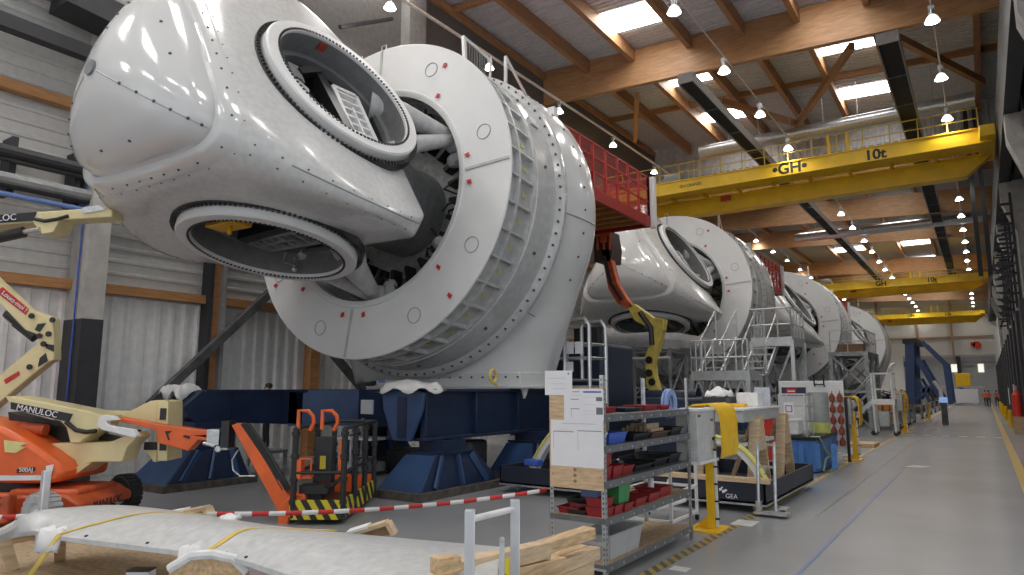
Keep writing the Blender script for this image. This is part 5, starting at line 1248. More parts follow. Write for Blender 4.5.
one('hose_coil', mb, mat('pale_blue_hose', (.25, .36, .62), .5), 'coiled pale blue hose hanging at the far end of the rack', 'hose')
# ================================================================ SERVICE POSTS WITH YELLOW HOODS ALONG THE AISLE
def service_post(y, label, big=True):
    x = -3.36 if big else -3.12
    t = thing('service_post', label, 'post', (x, y, 0), 'yellow service posts along the aisle')
    mb = MB(); mb.box(x - .3, x + .16, y - .3, y + .3, 0, .02); mb.prism([V((x - .05, y - .04, .02)), V((x - .25, y - .04, .02)), V((x - .05, y - .04, .2))], (0, .05, 0)); obj('base_plate', mb, YELP, t)
    mb = MB(); mb.box(x - .06, x + .06, y - .06, y + .06, .02, 1.3); obj('post', mb, YELP, t, bevel=.006)
    mb = MB(); mb.box(x + .065, x + .10, y - .05, y - .02, .05, 1.1); obj('cable_trunk', mb, SATIN, t)
    mb = MB()
    for k in range(5): mb.box(x + .06, x + .115, y - .055, y - .012, .15 + k * .24, .175 + k * .24)
    obj('trunk_clip', mb, BLACK, t)
    if big:
        mb = MB(); mb.box(x - .25, x + .06, y - .66, y + .12, 1.0, 1.68); cb = obj('cabinet', mb, mat('cabinet_grey', (.50, .51, .50), .45), t, bevel=.008)
        mb = MB(); mb.box(x - .28, x + .09, y - .67, y + .13, 1.68, 1.71); mb.box(x - .28, x + .09, y - .67, y + .13, .96, 1.0); obj('cabinet_lip', mb, SATIN, cb)
        mb = MB(); mb.box(x + .06, x + .07, y - .62, y - .54, 1.60, 1.63); mb.box(x + .06, x + .07, y - .1, y + .0, 1.53, 1.56); obj('cabinet_latch', mb, DARKG, cb)
        mb = MB(); mb.box(x + .06, x + .064, y - .12, y + .02, 1.05, 1.25); obj('cabinet_sticker', mb, mat('dull_green_sticker', (.38, .42, .32), .6), cb)
        z0, z1, y0, y1 = 1.02, 1.76, y + .06, y + .8
    else:
        mb = MB(); mb.box(x - .3, x + .0, y - .42, y - .1, 1.0, 1.7); obj('cabinet', mb, mat('cabinet_grey', (.50, .51, .50), .45), t, bevel=.008)
        z0, z1, y0, y1 = .98, 1.76, y - .12, y + .42
    # curved hood: a bent yellow sheet over the top and the aisle side
    prof = [(-.34, z1 - .05), (-.25, z1), (.0, z1 + .02), (.09, z1 - .01), (.15, z1 - .08), (.18, z1 - .25), (.18, z0 + .12), (.16, z0)]
    mb = MB(); o_ = [V((x + a, y0, b)) for a, b in prof]; o2 = [V((x + a, y1, b)) for a, b in prof]
    i_ = [V((x + a - .03, y0, b - .03)) for a, b in prof]; i2 = [V((x + a - .03, y1, b - .03)) for a, b in prof]
    mb.loft([o_, o2], close=False); mb.loft([i2, i_], close=False); mb.loft([i_, o_], close=False); mb.loft([o2, i2], close=False); mb.quad(i_[-1], i2[-1], o2[-1], o_[-1]); mb.quad(i_[0], o_[0], o2[0], i2[0])
    obj('hood', mb, YELP, t, smooth=60); return t
service_post(10.0, 'yellow hooded service post with grey cabinet just beyond the shelf rack')
service_post(21.7, 'yellow hooded service post beside the white tool panel and blue tub', False)
service_post(36.5, 'yellow hooded service post behind the white rolling steps', False)
service_post(52.6, 'yellow hooded service post last along the aisle', False)
# white tube cart under the cabinet
t = thing('tube_cart', 'low white tubular cart between the shelf rack and the yellow post', 'cart', (-4.2, 10.0, 0))
mb = MB()
for x in (-4.6, -3.8):
    for y in (9.55, 10.6): mb.bar((x, y, .08), (x, y, .95), .04)
for z in (.12, .5): 
    for x in (-4.6, -3.8): mb.bar((x, 9.55, z), (x, 10.6, z), .04)
    for y in (9.55, 10.6): mb.bar((-4.6, y, z), (-3.8, y, z), .04)
obj('cart_frame', mb, SATIN, t)
mb = MB()
for k in range(5): mb.tube([(-4.5 + k * .12, 9.6, .16 + .03 * k), (-4.45 + k * .12, 10.55, .2 + .02 * k)], .03, 8)
mb.tube([(-3.9, 9.6, .55), (-4.0, 10.0, .6), (-4.2, 10.5, .56)], .03, 8)
obj('tube_load', mb, SATIN, t)
for x in (-4.6, -3.8):
    for y in (9.55, 10.6): mb = MB().cyl((x - .02, y, .04), (x + .02, y, .04), .04, 10); obj('caster', mb, RUBBER, t)
# ================================================================ LOW CARTS WITH TIMBER A-FRAMES
def low_cart(x0, x1, y0, y1, z0, z1, label, logo=False):
    t = thing('low_cart', label, 'cart', ((x0 + x1) / 2, y0, 0), 'low navy carts on casters')
    mb = MB(); mb.box(x0, x1, y0, y0 + .04, z0, z1); mb.box(x0, x1, y1 - .04, y1, z0, z1); mb.box(x0, x0 + .04, y0, y1, z0, z1); mb.box(x1 - .04, x1, y0, y1, z0, z1); mb.box(x0, x1, y0, y1, z0, z0 + .05)
    b = obj('cart_tray', mb, mat('dark_navy_tray', (.018, .024, .042), .4), t, bevel=.006)
    mb = MB(); mb.box(x0 - .01, x1 + .01, y0 - .012, y1, z0 - .02, z0 + .012); obj('tray_rim', mb, STEEL, t)
    for x in (x0 + .25, x1 - .25):
        for y in (y0 + .3, y1 - .3):
            mb = MB(); mb.lathe([(-.03, 0), (-.03, .06), (.03, .06), (.03, 0)], (x, y, .062), (1, 0, 0), (0, 1, 0), 16); mb.box(x - .04, x + .04, y - .04, y + .04, .09, z0 - .015); obj('caster', mb, BINGRY, t)
    if logo:
        text('lettering', 'GEA', .105, PAPER, b, ((x0 + x1) / 2 + .42, y0 - .004, z0 + .1), (1, 0, 0), (0, 0, 1), .002)
        mb = MB()
        for dx, dz, s in ((0, .2, .02), (.05, .17, .022), (.09, .19, .016), (.03, .23, .012)): mb.frame(((x0 + x1) / 2 + .24 + dx, y0 - .003, z0 + dz), (s, 0, s * .5), (0, .002, 0), (-s * .3, 0, s))
        obj('emblem', mb, PAPER, b)
    return t
low_cart(-4.95, -3.02, 11.6, 15.3, .14, .47, 'low navy cart with white logo, pine A-frames standing on it', True)
low_cart(-7.95, -5.6, 11.2, 13.6, .16, .5, 'low navy cart behind the shelf rack, next to the blue frame foot')
def aframe(x, y, label, h=1.25):
    t = thing('timber_a_frame', label, 'timber frame', (x, y, .19), 'pine A-frames on the low cart')
    for n, (a, b, w) in enumerate((((x - .05, y - .5, .2), (x - .05, y - .08, .2 + h), .1), ((x - .05, y + .5, .2), (x - .05, y + .08, .2 + h), .1), ((x - .6, y, .2), (x - .12, y, .2 + h * .95), .1))):
        mb = MB().bar(a, b, .06, .17, (1, 0, 0)) if n < 2 else MB().bar(a, b, .1, .06, (1, 0, 0)); obj('leg', mb, PINE, t)
    mb = MB().bar((x - .05, y - .36, .55), (x - .05, y + .36, .55), .05, .09); obj('crossbar', mb, PINE, t)
    mb = MB().prism([V((x + .0, y - .26, .2 + h * .55)), V((x + .0, y + .26, .2 + h * .55)), V((x, y + .1, .2 + h)), V((x, y - .1, .2 + h))], (.03, 0, 0)); obj('gusset', mb, PLY, t)
    mb = MB().bar((x - .7, y - .55, .22), (x + .1, y - .55, .22), .06, .06); obj('foot_rail', mb, TIMBER, t)
aframe(-3.35, 12.7, 'pine A-frame on the low navy cart, nearer one', 1.3)
aframe(-3.35, 14.6, 'pine A-frame on the low navy cart, farther one by the blue tub', 1.3)
aframe(-4.6, 13.6, 'pine A-frame on the far side of the low navy cart', 1.2)
one('timber_beam', MB().box(-5.0, -2.95, 11.58, 11.68, .475, .56), PINE, 'pine beam lying across the front of the low navy cart', 'timber', bevel=.005)
def arcpiece(c, r, a0, a1, ax, label, w=.16):
    mb = MB(); n = 14; A = []; B = []; ax = V(ax); side = V((0, 0, 1)).cross(ax) * -1
    for k in range(n + 1):
        a = math.radians(a0 + (a1 - a0) * k / n); d = ax * math.cos(a) + V((0, 0, 1)) * math.sin(a); A.append((V(c) + d * r, V(c) + d * (r - .12)))
    s = ax.cross(V((0, 0, 1))) * w / 2
    mb.loft([[p + s for p, q in A], [p - s for p, q in A], [q - s for p, q in A], [q + s for p, q in A], [p + s for p, q in A]], close=False)
    mb.quad(A[0][0] + s, A[0][0] - s, A[0][1] - s, A[0][1] + s); mb.quad(A[-1][0] + s, A[-1][0] - s, A[-1][1] - s, A[-1][1] + s)
    t = thing('curved_segment', label, 'part', tuple(c), 'curved grey segments with yellow edge'); obj('segment_body', mb, SATIN, t, smooth=50)
    mb = MB(); mb.tube([p + s * 1.02 for p, q in A], .028, 6); mb.tube([p - s * 1.02 for p, q in A], .02, 6)
    obj('yellow_edge', mb, mat('lemon_edge', (.72, .68, .15), .5), t)
    mb = MB()
    for p, q in A[1:-1:2]: mb.ball(p - s * .9 , .016, 6)
    obj('edge_bolt', mb, DARKG, t)
ctr = V((-3.95, 11.75, .1)); arcpiece((-4.05, 11.9, .18), 1.02, 18, 100, (1, 0, 0), 'curved grey segment with yellow edge on the low cart by the aisle')
ctr = V((-6.3, 11.7, .2)); arcpiece((-5.4, 11.9, -.6), 2.45, 112, 155, (1, 0, 0), 'curved grey segment with yellow edge standing on the low cart behind the rack', .2)
t = thing('grey_slab', 'long grey slab resting on the pine A-frames beside the aisle', 'slab', (-3.9, 14.2, 1.42)); mb = MB(); mb.box(-4.45, -3.4, 11.9, 14.4, 1.42, 1.62); obj('slab_core', mb, GREYP, t, bevel=.015); mb = MB(); mb.box(-4.5, -3.36, 11.85, 14.45, 1.62, 1.65); mb.box(-4.3, -3.5, 12, 14.3, 1.0, 1.06); obj('slab_sheet', mb, SATIN, t)
mb = MB().box(-4.6, -4.5, 12.2, 14.6, .85, 1.35); one('grey_panel', mb, GREYP, 'grey panel standing between the pine A-frames under the slab', 'panel', bevel=.01)
def smallbox(x, y, z, l, w, h, m, lab, name='box', bevel=.01, cat='box'): 
    return one(name, MB().box(x - l / 2, x + l / 2, y - w / 2, y + w / 2, z, z + h), m, lab, cat, bevel=bevel)
smallbox(-3.75, 13.6, 1.652, .4, .35, .26, FOAM, 'white wrapped block on top of the long grey slab'); smallbox(-3.62, 14.05, 1.652, .3, .05, .36, mat('pale_panel', (.5, .53, .58), .5), 'pale upright panel at the far end of the grey slab', 'panel', .005, 'panel')
mb = MB(); mb.box(-4.45, -4.0, 12.9, 13.6, 1.652, 1.84); one('dark_crate', mb, BINBLK, 'dark crate on the long grey slab under a white cover', 'crate', bevel=.02)
rag('plastic_sheet', (-4.22, 13.25, 1.87), .22, .32, .16, .04, PLASTICW, 'white plastic sheet heaped on the dark crate on the grey slab', 8)
smallbox(-3.85, 13.15, 1.652, .3, .25, .06, YELP, 'small yellow pad on the grey slab next to the dark crate', 'pad')
# aluminium hand truck
t = thing('hand_truck', 'galvanised hand truck standing at the corner of the low navy cart', 'hand truck', (-2.9, 12.05, 0))
hx0, hx1, hy = -3.12, -2.86, 11.52
mb = MB()
for x in (hx0, hx1): mb.tube([(x, hy, .08), (x + .02, hy + .03, 1.05), (x + .02, hy + .08, 1.14)], .026, 8)
for z in (1.1, .75): mb.bar((hx0, hy + .05, z), (hx1 + .02, hy + .05, z), .035)
obj('truck_frame', mb, STEEL, t)
mb = MB(); mb.box(hx0 - .04, hx1 + .2, hy - .16, hy + .1, .04, .075); mb.box(hx0 - .03, hx0 + .05, hy - .05, hy + .05, .04, .22); obj('toe_plate', mb, STEEL, t)
mb = MB(); mb.cyl((hx1 + .06, hy + .08, .05), (hx1 + .12, hy + .08, .05), .05, 12); mb.cyl((hx0 - .03, hy + .1, .05), (hx0 + .03, hy + .1, .05), .05, 12); obj('wheel', mb, RUBBER, t)
# ================================================================ BLUE TUB, BARREL, WRAPPED CAGE AND TOOL PANEL
t = thing('spill_tub', 'bright blue spill tub with black rim on the aisle edge', 'tub', (-4.2, 18.6, 0))
mb = MB(); x0, x1, y0, y1 = -4.35, -3.36, 17.7, 20.5
def rr(k, z): return [V(((x0 + x1) / 2 + (x1 - x0) / 2 * k * a, (y0 + y1) / 2 + (y1 - y0) / 2 * k * b, z)) for a, b in ((-1, -.9), (-.9, -1), (.9, -1), (1, -.9), (1, .9), (.9, 1), (-.9, 1), (-1, .9))]
mb.loft([rr(.93, .03), rr(1, .78), rr(.96, .78), rr(.9, .1)], True, True)
for k in range(4): y = y0 + .4 + k * .55; mb.bar((x1 - .036, y, .1), (x1 - .008, y, .72), .14, .035, (1, 0, 0))
for k in range(4): x = x0 + .2 + k * .36; mb.box(x, x + .12, y0 - .012, y0 + .03, .12, .7)
tb = obj('tub_body', mb, TUB, t)
mb = MB(); mb.loft([rr(1.02, .76), rr(1.03, .84), rr(.9, .84)], False, True); obj('tub_rim', mb, BLACK, t)
mb = MB(); mb.lathe([(0, .0), (0, .24), (.03, .25), (1.0, .25), (1.03, .24), (1.05, .24), (1.05, 0)], (-3.6, 19.4, .842), (0, 0, 1), (1, 0, 0), 28)
b = one('barrel', mb, mat('grey_white_barrel', (.36, .38, .37), .4), 'grey-white barrel with yellow-green base standing in the blue tub', 'barrel')
mb = MB(); mb.lathe([(.02, .255), (.26, .257), (.28, .25)], (-3.6, 19.4, .842), (0, 0, 1), (1, 0, 0), 28); obj('barrel_band', mb, mat('yellow_green_band', (.55, .60, .16), .5), b)
mb = MB(); mb.box(-3.42, -3.40, 18.6, 18.9, 1.5, 1.75)
t = thing('wrapped_cage', 'wire cage wrapped in clear film standing in the blue tub', 'cage', (-3.92, 18.2, .842))
mb = MB()
for x in (-4.2, -3.6):
    for y in (17.8, 18.6): mb.bar((x, y, .845), (x, y, 1.85), .035)
for z in (1.2, 1.55, 1.85):
    for x in (-4.2, -3.6): mb.bar((x, 17.8, z), (x, 18.6, z), .025)
    for y in (17.8, 18.6): mb.bar((-4.2, y, z), (-3.6, y, z), .025)
obj('cage_wire', mb, STEEL, t)
mb = MB(); mb.box(-4.22, -3.58, 17.78, 18.62, .9, 1.83); obj('film_wrap', mb, FILM, t)
mb = MB(); mb.box(-4.1, -3.8, 17.9, 18.5, .85, 1.25); obj('pale_sack', mb, FOAM, t, bevel=.06)
mb = MB(); mb.box(-4.08, -3.86, 17.765, 17.775, 1.35, 1.65); lb = obj('label_sheet', mb, PAPER, t); mb = MB(); mb.box(-4.05, -3.89, 17.76, 17.764, 1.42, 1.44); mb.box(-4.05, -3.89, 17.76, 17.764, 1.56, 1.58); mb.box(-4.05, -4.03, 17.76, 17.764, 1.42, 1.58); mb.box(-3.91, -3.89, 17.76, 17.764, 1.42, 1.58); obj('red_frame', mb, REDTAG, lb)
q = [onz(806, 443, .8), V((-3.38, 18.5, .6)), V((-3.35, 19.3, .15)), V((-3.32, 19.0, .03)), V((-3.25, 18.3, .03)), V((-3.3, 17.7, .03)), V((-3.42, 17.55, .1))]
mb = MB(); mb.tube([V((-3.5, 17.7, .85)), V((-3.33, 17.8, .85)), V((-3.31, 18.4, .5)), V((-3.3, 19.3, .2)), V((-3.28, 19.4, .04)), V((-3.2, 18.9, .025)), V((-3.2, 18.1, .025)), V((-3.3, 17.9, .06)), V((-3.31, 18.3, .3)), V((-3.31, 18.9, .32)), V((-3.3, 19.3, .1))], .022, 6)
one('green_hose', mb, mat('pale_green_hose', (.35, .52, .38), .5), 'pale green hose looped down the side of the blue tub', 'hose')
t = thing('tool_board', 'tall white tool panel with hooks behind the blue tub', 'panel', (-4.1, 21.0, 0))
mb = MB(); mb.box(-5.0, -3.22, 21.0, 21.06, .25, 2.2); pn = obj('panel_sheet', mb, FOAM, t, bevel=.02)
mb = MB(); mb.box(-5.0, -4.94, 20.95, 21.1, 0, 2.2); mb.box(-3.22, -3.16, 20.95, 21.1, .0, 1.75); obj('panel_leg', mb, BLACK, t)
mb = MB(); mb.box(-4.85, -4.2, 20.94, 21.0, 1.78, 2.02); bb = obj('dark_label', mb, mat('navy_label', (.03, .04, .07), .5), t); mb = MB(); mb.box(-4.72, -4.45, 20.93, 20.94, 1.83, 1.99); obj('red_label', mb, REDTAG, bb); mb = MB(); mb.box(-4.68, -4.49, 20.925, 20.93, 1.89, 1.93); obj('label_line', mb, PAPER, bb)
mb = MB()
for x in (-3.95, -3.7): mb.tube([(x, 20.98, 2.05), (x, 20.9, 2.1), (x, 20.88, 2.36)], .02, 6)
mb.bar((-3.95, 20.95, 2.1), (-3.7, 20.95, 2.1), .03); obj('hook', mb, BLACK, t)
for k in range(5):
    for j in range(2):
        mb = MB(); x = -3.52 + j * .2; z = 1.62 - k * .3; mb.lathe([(0, .03), (.02, .07), (.12, .085), (.2, .05), (.24, .02)], (x, 20.92, z), (0, 0, 1), (1, 0, 0), 10); mb.bar((x, 20.92, z + .22), (x, 21.0, z + .3), .02)
        one('hanging_tool', mb, mat('rust_red', (.30, .06, .035), .5, var=.15), 'rust red tool hanging on the white panel, %s row, %s column' % (('top', 'second', 'third', 'fourth', 'lowest')[k], ('inner', 'outer')[j]), 'tool', 'rust red tools on the white panel')
mb = MB(); mb.tube([(-5.12, 20.4, 1.0), (-5.1, 20.4, 1.35)], [.12, .11], 12); mb.tube([(-5.1, 20.4, 1.35), (-5.1, 20.4, 1.5)], [.06, .03], 10); mb.box(-5.25, -4.97, 20.3, 20.5, 0, 1.0)
one('red_extinguisher', mb, mat('signal_red', (.70, .05, .03), .4), 'bright red cylinder beside the white tool panel', 'extinguisher')
smallbox(-3.6, 27.0, 0, .8, 1.3, .12, TIMBER, 'flat timber pallet on the floor beyond the second yellow post', 'pallet', .01, 'pallet')
# ================================================================ ACCESS CAGE BEHIND THE FIRST NACELLE
t = thing('access_cage', 'aluminium access cage with a hoop top at the rear of the first nacelle', 'cage', (-8.6, 15.3, 0))
cx0, cx1, cy0, cy1 = -9.15, -8.0, 15.1, 16.0
mb = MB()
for x in (cx0, cx1):
    for y in (cy0, cy1): mb.tube([(x, y, 0), (x, y, 3.3)], .05, 8)
obj('cage_post', mb, ALU, t)
for y in (cy0, cy1):
    mb = MB(); mb.tube([(cx0 + .45, y, 2.2), (cx0 + .45, y, 3.6), (cx0 + .52, y, 3.72), (cx1 - .12, y, 3.72), (cx1, y, 3.55), (cx1, y, 2.2)], .055, 8); obj('hoop', mb, ALU, t)
mb = MB()
for z in (2.2, 2.75, 3.1):
    for y in (cy0, cy1): mb.tube([(cx0, y, z), (cx1, y, z)], .03, 6)
    for x in (cx0, cx1): mb.tube([(x, cy0, z), (x, cy1, z)], .03, 6)
mb.box(cx0, cx1, cy0, cy1, 2.0, 2.06); obj('cage_rail', mb, ALU, t)
mb = MB(); mb.box(cx0 + .5, cx0 + .72, cy0 - .03, cy0 - .02, 2.85, 3.15); mb.box(cx0 + .76, cx0 + .98, cy0 - .03, cy0 - .02, 2.85, 3.15); mb.box(cx0 + .5, cx0 + .7, cy0 - .03, cy0 - .02, 2.4, 2.65); obj('paper_sheet', mb, PAPER, t)
t = thing('navy_machine', 'dark navy machine housing behind the aluminium access cage', 'machine', (-9.2, 17.2, 0))
mb = MB(); mb.box(-10.2, -8.3, 16.4, 18.4, 0, 3.2); obj('machine_body', mb, mat('deep_navy_paint', (.02, .03, .06), .5), t, bevel=.1); mb = MB(); mb.box(-9.1, -8.4, 16.3, 16.5, 3.2, 3.6); mb.cyl((-8.8, 16.8, 3.2), (-8.8, 16.8, 3.65), .3, 16); obj('machine_top', mb, BINBLK, t)
# ================================================================ SCAFFOLDING UNDER THE SECOND NACELLE
def scaffold(name, label, x0, x1, y0, y1, z, nx, ny, levels, group='grey steel scaffolds', top=True, r=.045, m=SCAF):
    t = thing(name, label, 'scaffold', ((x0 + x1) / 2, (y0 + y1) / 2, 0), group)
    xs = [x0 + (x1 - x0) * i / nx for i in range(nx + 1)]; ys = [y0 + (y1 - y0) * j / ny for j in range(ny + 1)]
    for i, x in enumerate(xs):
        for j, y in enumerate(ys):
            if 0 < i < nx and 0 < j < ny: continue
            mb = MB().box(x - r, x + r, y - r, y + r, 0, z); obj('upright', mb, m, t)
    mb = MB(); zs = [z * k / levels for k in range(levels + 1)]
    for zz in zs[1:]:
        for y in (y0, y1): mb.bar((x0, y, zz - .06), (x1, y, zz - .06), r * 1.6)
        for x in (x0, x1): mb.bar((x, y0, zz - .06), (x, y1, zz - .06), r * 1.6)
    obj('ledger', mb, m, t)
    mb = MB()
    for k in range(levels):
        for i in range(nx):
            for y in (y0, y1): mb.bar((xs[i], y, zs[k] + .05), (xs[i + 1], y, zs[k + 1] - .08), r * 1.1); mb.bar((xs[i + 1], y, zs[k] + .05), (xs[i], y, zs[k + 1] - .08), r * 1.1)
        for j in range(ny):
            for x in (x0, x1): mb.bar((x, ys[j], zs[k] + .05), (x, ys[j + 1], zs[k + 1] - .08), r * 1.1); mb.bar((x, ys[j + 1], zs[k] + .05), (x, ys[j], zs[k + 1] - .08), r * 1.1)
    obj('brace', mb, m, t)
    if top: mb = MB().box(x0 - .1, x1 + .1, y0 - .1, y1 + .1, z, z + .08); obj('deck', mb, m, t)
    return t
def railing(mb, pts, h=1.1, step=.55, r=.028):
    for i in range(len(pts) - 1):
        p, q = V(pts[i]), V(pts[i + 1]); n = max(1, int((q - p).length / step))
        for k in range(n + 1): a = p.lerp(q, k / n); mb.tube([a, a + V((0, 0, h))], r, 6)
        for zz in (h * .5, h): mb.tube([p + V((0, 0, zz)), q + V((0, 0, zz))], r, 6)
LG = mat('light_galvanised', (.58, .60, .60), .4, .5, var=.05)
sc = scaffold('scaffold_tower', 'grey scaffold tower under the hub of the second nacelle, behind the yellow boom', -13.2, -9.1, 23.2, 28.2, 3.35, 3, 3, 2)
mb = MB(); z0, z1 = 3.43, 4.0
oc = [(-12.6, 23.0), (-9.7, 23.0), (-8.9, 24.0), (-8.9, 27.4), (-9.7, 28.4), (-12.6, 28.4), (-13.4, 27.4), (-13.4, 24.0)]
def ocr(k, z): return [V((-11.15 + (x + 11.15) * k, 25.7 + (y - 25.7) * k, z)) for x, y in oc]
mb.loft([ocr(1.0, z0), ocr(1.0, z0 + .3), ocr(.93, z1)], True, False); mb.loft([ocr(.93, z1), ocr(.9, z1), ocr(.9, z0 + .2)], False, True); obj('platform_tray', mb, mat('tray_grey', (.24, .245, .25), .5), sc)
mb = MB(); a = V((-13.3, 23.6, 3.45)); mb.prism([a, a + V((.9, -.65, 0)), a + V((.9, -.65, .35)), a + V((0, 0, .35))], (0.02, .02, 0)); obj('pale_edge_board', mb, LG, sc)
mb = MB()
for k in range(2): mb.tube([(-13.1 - .0 + k * .25, 22.9, 3.1), (-13.1 + k * .25, 22.9, 3.5)], .05, 8)
mb.tube([(-13.6, 22.95, 3.05), (-9, 22.95, 3.05)], .05, 8); obj('handrail', mb, LG, sc)
# stair gantry with two landings, by the aisle side
t = thing('stair_gantry', 'light grey stair gantry with two railed landings beside the second nacelle', 'stairs', (-6.6, 22.6, 0))
L1 = (-7.75, -5.95, 21.6, 23.0, 2.42); L2 = (-6.35, -5.05, 23.6, 25.4, 3.55)
for n, (x0, x1, y0, y1, z) in enumerate((L1, L2)):
    mb = MB(); mb.box(x0, x1, y0, y1, z - .03, z + .02); mb.box(x0, x1, y0 - .03, y0, z - .18, z + .12); mb.box(x1, x1 + .03, y0, y1, z - .18, z + .12); mb.box(x0 - .03, x0, y0, y1, z - .18, z + .12); ld = obj('landing', mb, LG, t)
    mb = MB(); railing(mb, [(x0, y1, z), (x0, y0, z), (x1, y0, z), (x1, y1, z)] if n else [(x0, y1, z), (x0, y0, z), (x1, y0, z)], 1.08, .36); obj('railing', mb, LG, ld)
    for x in (x0, x1):
        for y in (y0, y1): mb = MB().box(x - .06, x + .06, y - .06, y + .06, 0, z); obj('leg', mb, LG, t)
x0, x1, y0, y1, z = L1
mb = MB()
for y in (y0, y1):
    mb.bar((x0, y, z - .75), (x1, y, z - .75), .07)
    for k in range(4): a = x0 + (x1 - x0) * k / 4; b = x0 + (x1 - x0) * (k + 1) / 4; m_ = (a + b) / 2; mb.bar((a, y, z - .75), (m_, y, z - .18), .05); mb.bar((m_, y, z - .18), (b, y, z - .75), .05)
obj('truss', mb, LG, t)
mb = MB(); x0, x1, y0, y1, z = L2
for y in (y0, y1): mb.bar((x0, y, .3), (x1, y, z - .2), .07); mb.bar((x1, y, .3), (x0, y, z - .2), .07); mb.bar((x0, y, 1.5), (x1, y, 1.5), .07)
for x in (x0, x1): mb.bar((x, y0, .3), (x, y1, z - .2), .06); mb.bar((x, y1, .3), (x, y0, z - .2), .06)
obj('brace', mb, SCAF, t)
mb = MB(); a, b = V((-6.1, 22.9, 2.42)), V((-5.9, 23.9, 3.55))
for k in range(6): p = a.lerp(b, k / 5); mb.box(p.x - .35, p.x + .35, p.y - .1, p.y + .12, p.z - .02, p.z + .02)
for d in (-.37, .37): mb.bar(a + V((d, 0, 0)), b + V((d, 0, 0)), .05, .16); mb.tube([a + V((d, 0, 1.0)), b + V((d, 0, 1.0))], .028, 6); mb.tube([a + V((d, 0, 0)), a + V((d, 0, 1.0))], .028, 6)
a, b = V((-7.6, 22.9, 2.42)), V((-7.3, 24.0, 3.7))
for k in range(6): p = a.lerp(b, k / 5); mb.box(p.x - .35, p.x + .35, p.y - .1, p.y + .12, p.z - .02, p.z + .02)
for d in (-.37, .37): mb.bar(a + V((d, 0, 0)), b + V((d, 0, 0)), .05, .16); mb.tube([a + V((d, 0, 1.0)), b + V((d, 0, 1.0))], .028, 6); mb.tube([b + V((d, 0, 0)), b + V((d, 0, 1.0))], .028, 6)
obj('stair_flight', mb, LG, t)
# third lift: orange and yellow boom standing between the first two nacelles
def PY(Y): return lambda u, v: ony(u, v, Y)
t = thing('boom_lift', 'orange and yellow articulated boom lift reaching up between the first two nacelles', 'boom lift', (-8.6, 20.5, 0))
YM = mat('faded_yellow_paint', (.62, .48, .10), .45, var=.08)
f = PY(20.4)
def bplate(px, th, m, name, par=t): mb = MB().prism([f(*q) for q in px], (0, th, 0)); return obj(name, mb, m, par, bevel=.015)
bplate([(601, 250), (608, 247), (617, 283), (626, 298), (633, 306), (627, 309), (617, 303), (608, 288)], .3, DKORANGE, 'upper_boom')
bplate([(626, 305), (634, 304), (652, 317), (664, 319), (663, 330), (658, 332), (648, 328), (634, 320)], .3, YM, 'middle_boom')
bplate([(654, 319), (664, 319), (660, 340), (653, 362), (654, 375), (658, 390), (662, 401), (655, 401), (646, 385), (645, 356), (652, 338)], .35, YM, 'lower_boom')
mb = MB()
for q in ((649, 360), (649, 373), (652, 382)): p = f(*q); mb.cyl(p, p - V((0, .02, 0)), .12, 12)
obj('boom_hole', mb, BLACK, t)
mb = MB(); p = f(650, 325); mb.tube([f(640, 312), f(651, 328), f(652, 345)], .09, 8); mb.tube([f(604, 256), f(611, 284), f(622, 300)], .06, 8); obj('boom_hose', mb, BLACK, t)
mb = MB(); mb.prism([f(593, 233), f(609, 230), (f(612, 248)), f(611, 262), f(594, 262)], (0, .8, 0)); obj('basket', mb, mat('dark_brown_basket', (.06, .035, .03), .6), t, bevel=.03)
mb = MB(); 
for q in ((597, 228), (603, 228), (609, 230)): mb.tube([f(*q) + V((0, .05, 0)), f(q[0] + 1, 250) + V((0, -.02, 0))], .05, 6)
mb.tube([f(594, 236) + V((0, -.04, 0)), f(611, 234) + V((0, -.04, 0))], .05, 6); mb.frame(f(604, 238) + V((0, -.05, 0)), (.12, 0, 0), (0, .04, 0), (0, 0, .15)); obj('basket_rail', mb, DKORANGE, t)
mb = MB(); p = f(655, 401); mb.box(p.x - .9, p.x + .5, 19.6, 21.4, .35, 1.0); mb.box(p.x - .5, p.x + .4, 20.1, 20.9, 1.0, p.z + .1); obj('chassis', mb, BLUE, t, bevel=.05)
for dx in (-.75, .4):
    for yy in (19.6, 21.4): wheel((p.x + dx, yy, .38), (0, 1, 0), .38, .28, t, RUBBER, MATS['pale_rim'])
# scaffold frame under third/fourth nacelle
s3 = scaffold('scaffold_tower', 'tall grey scaffold frame behind the white rolling steps', -6.4, -4.75, 38.5, 42.5, 3.75, 1, 2, 2, r=.09)
mb = MB(); railing(mb, [(-6.4, 38.5, 3.83), (-4.75, 38.5, 3.83), (-4.75, 42.5, 3.83)], 1.1, .8); obj('railing', mb, LG, s3)
smallbox(-5.5, 39.5, 3.84, 1.2, 1.2, .4, mat('brown_crate', (.22, .12, .07), .6), 'brown crate on top of the tall grey scaffold frame', 'crate', .02, 'crate')
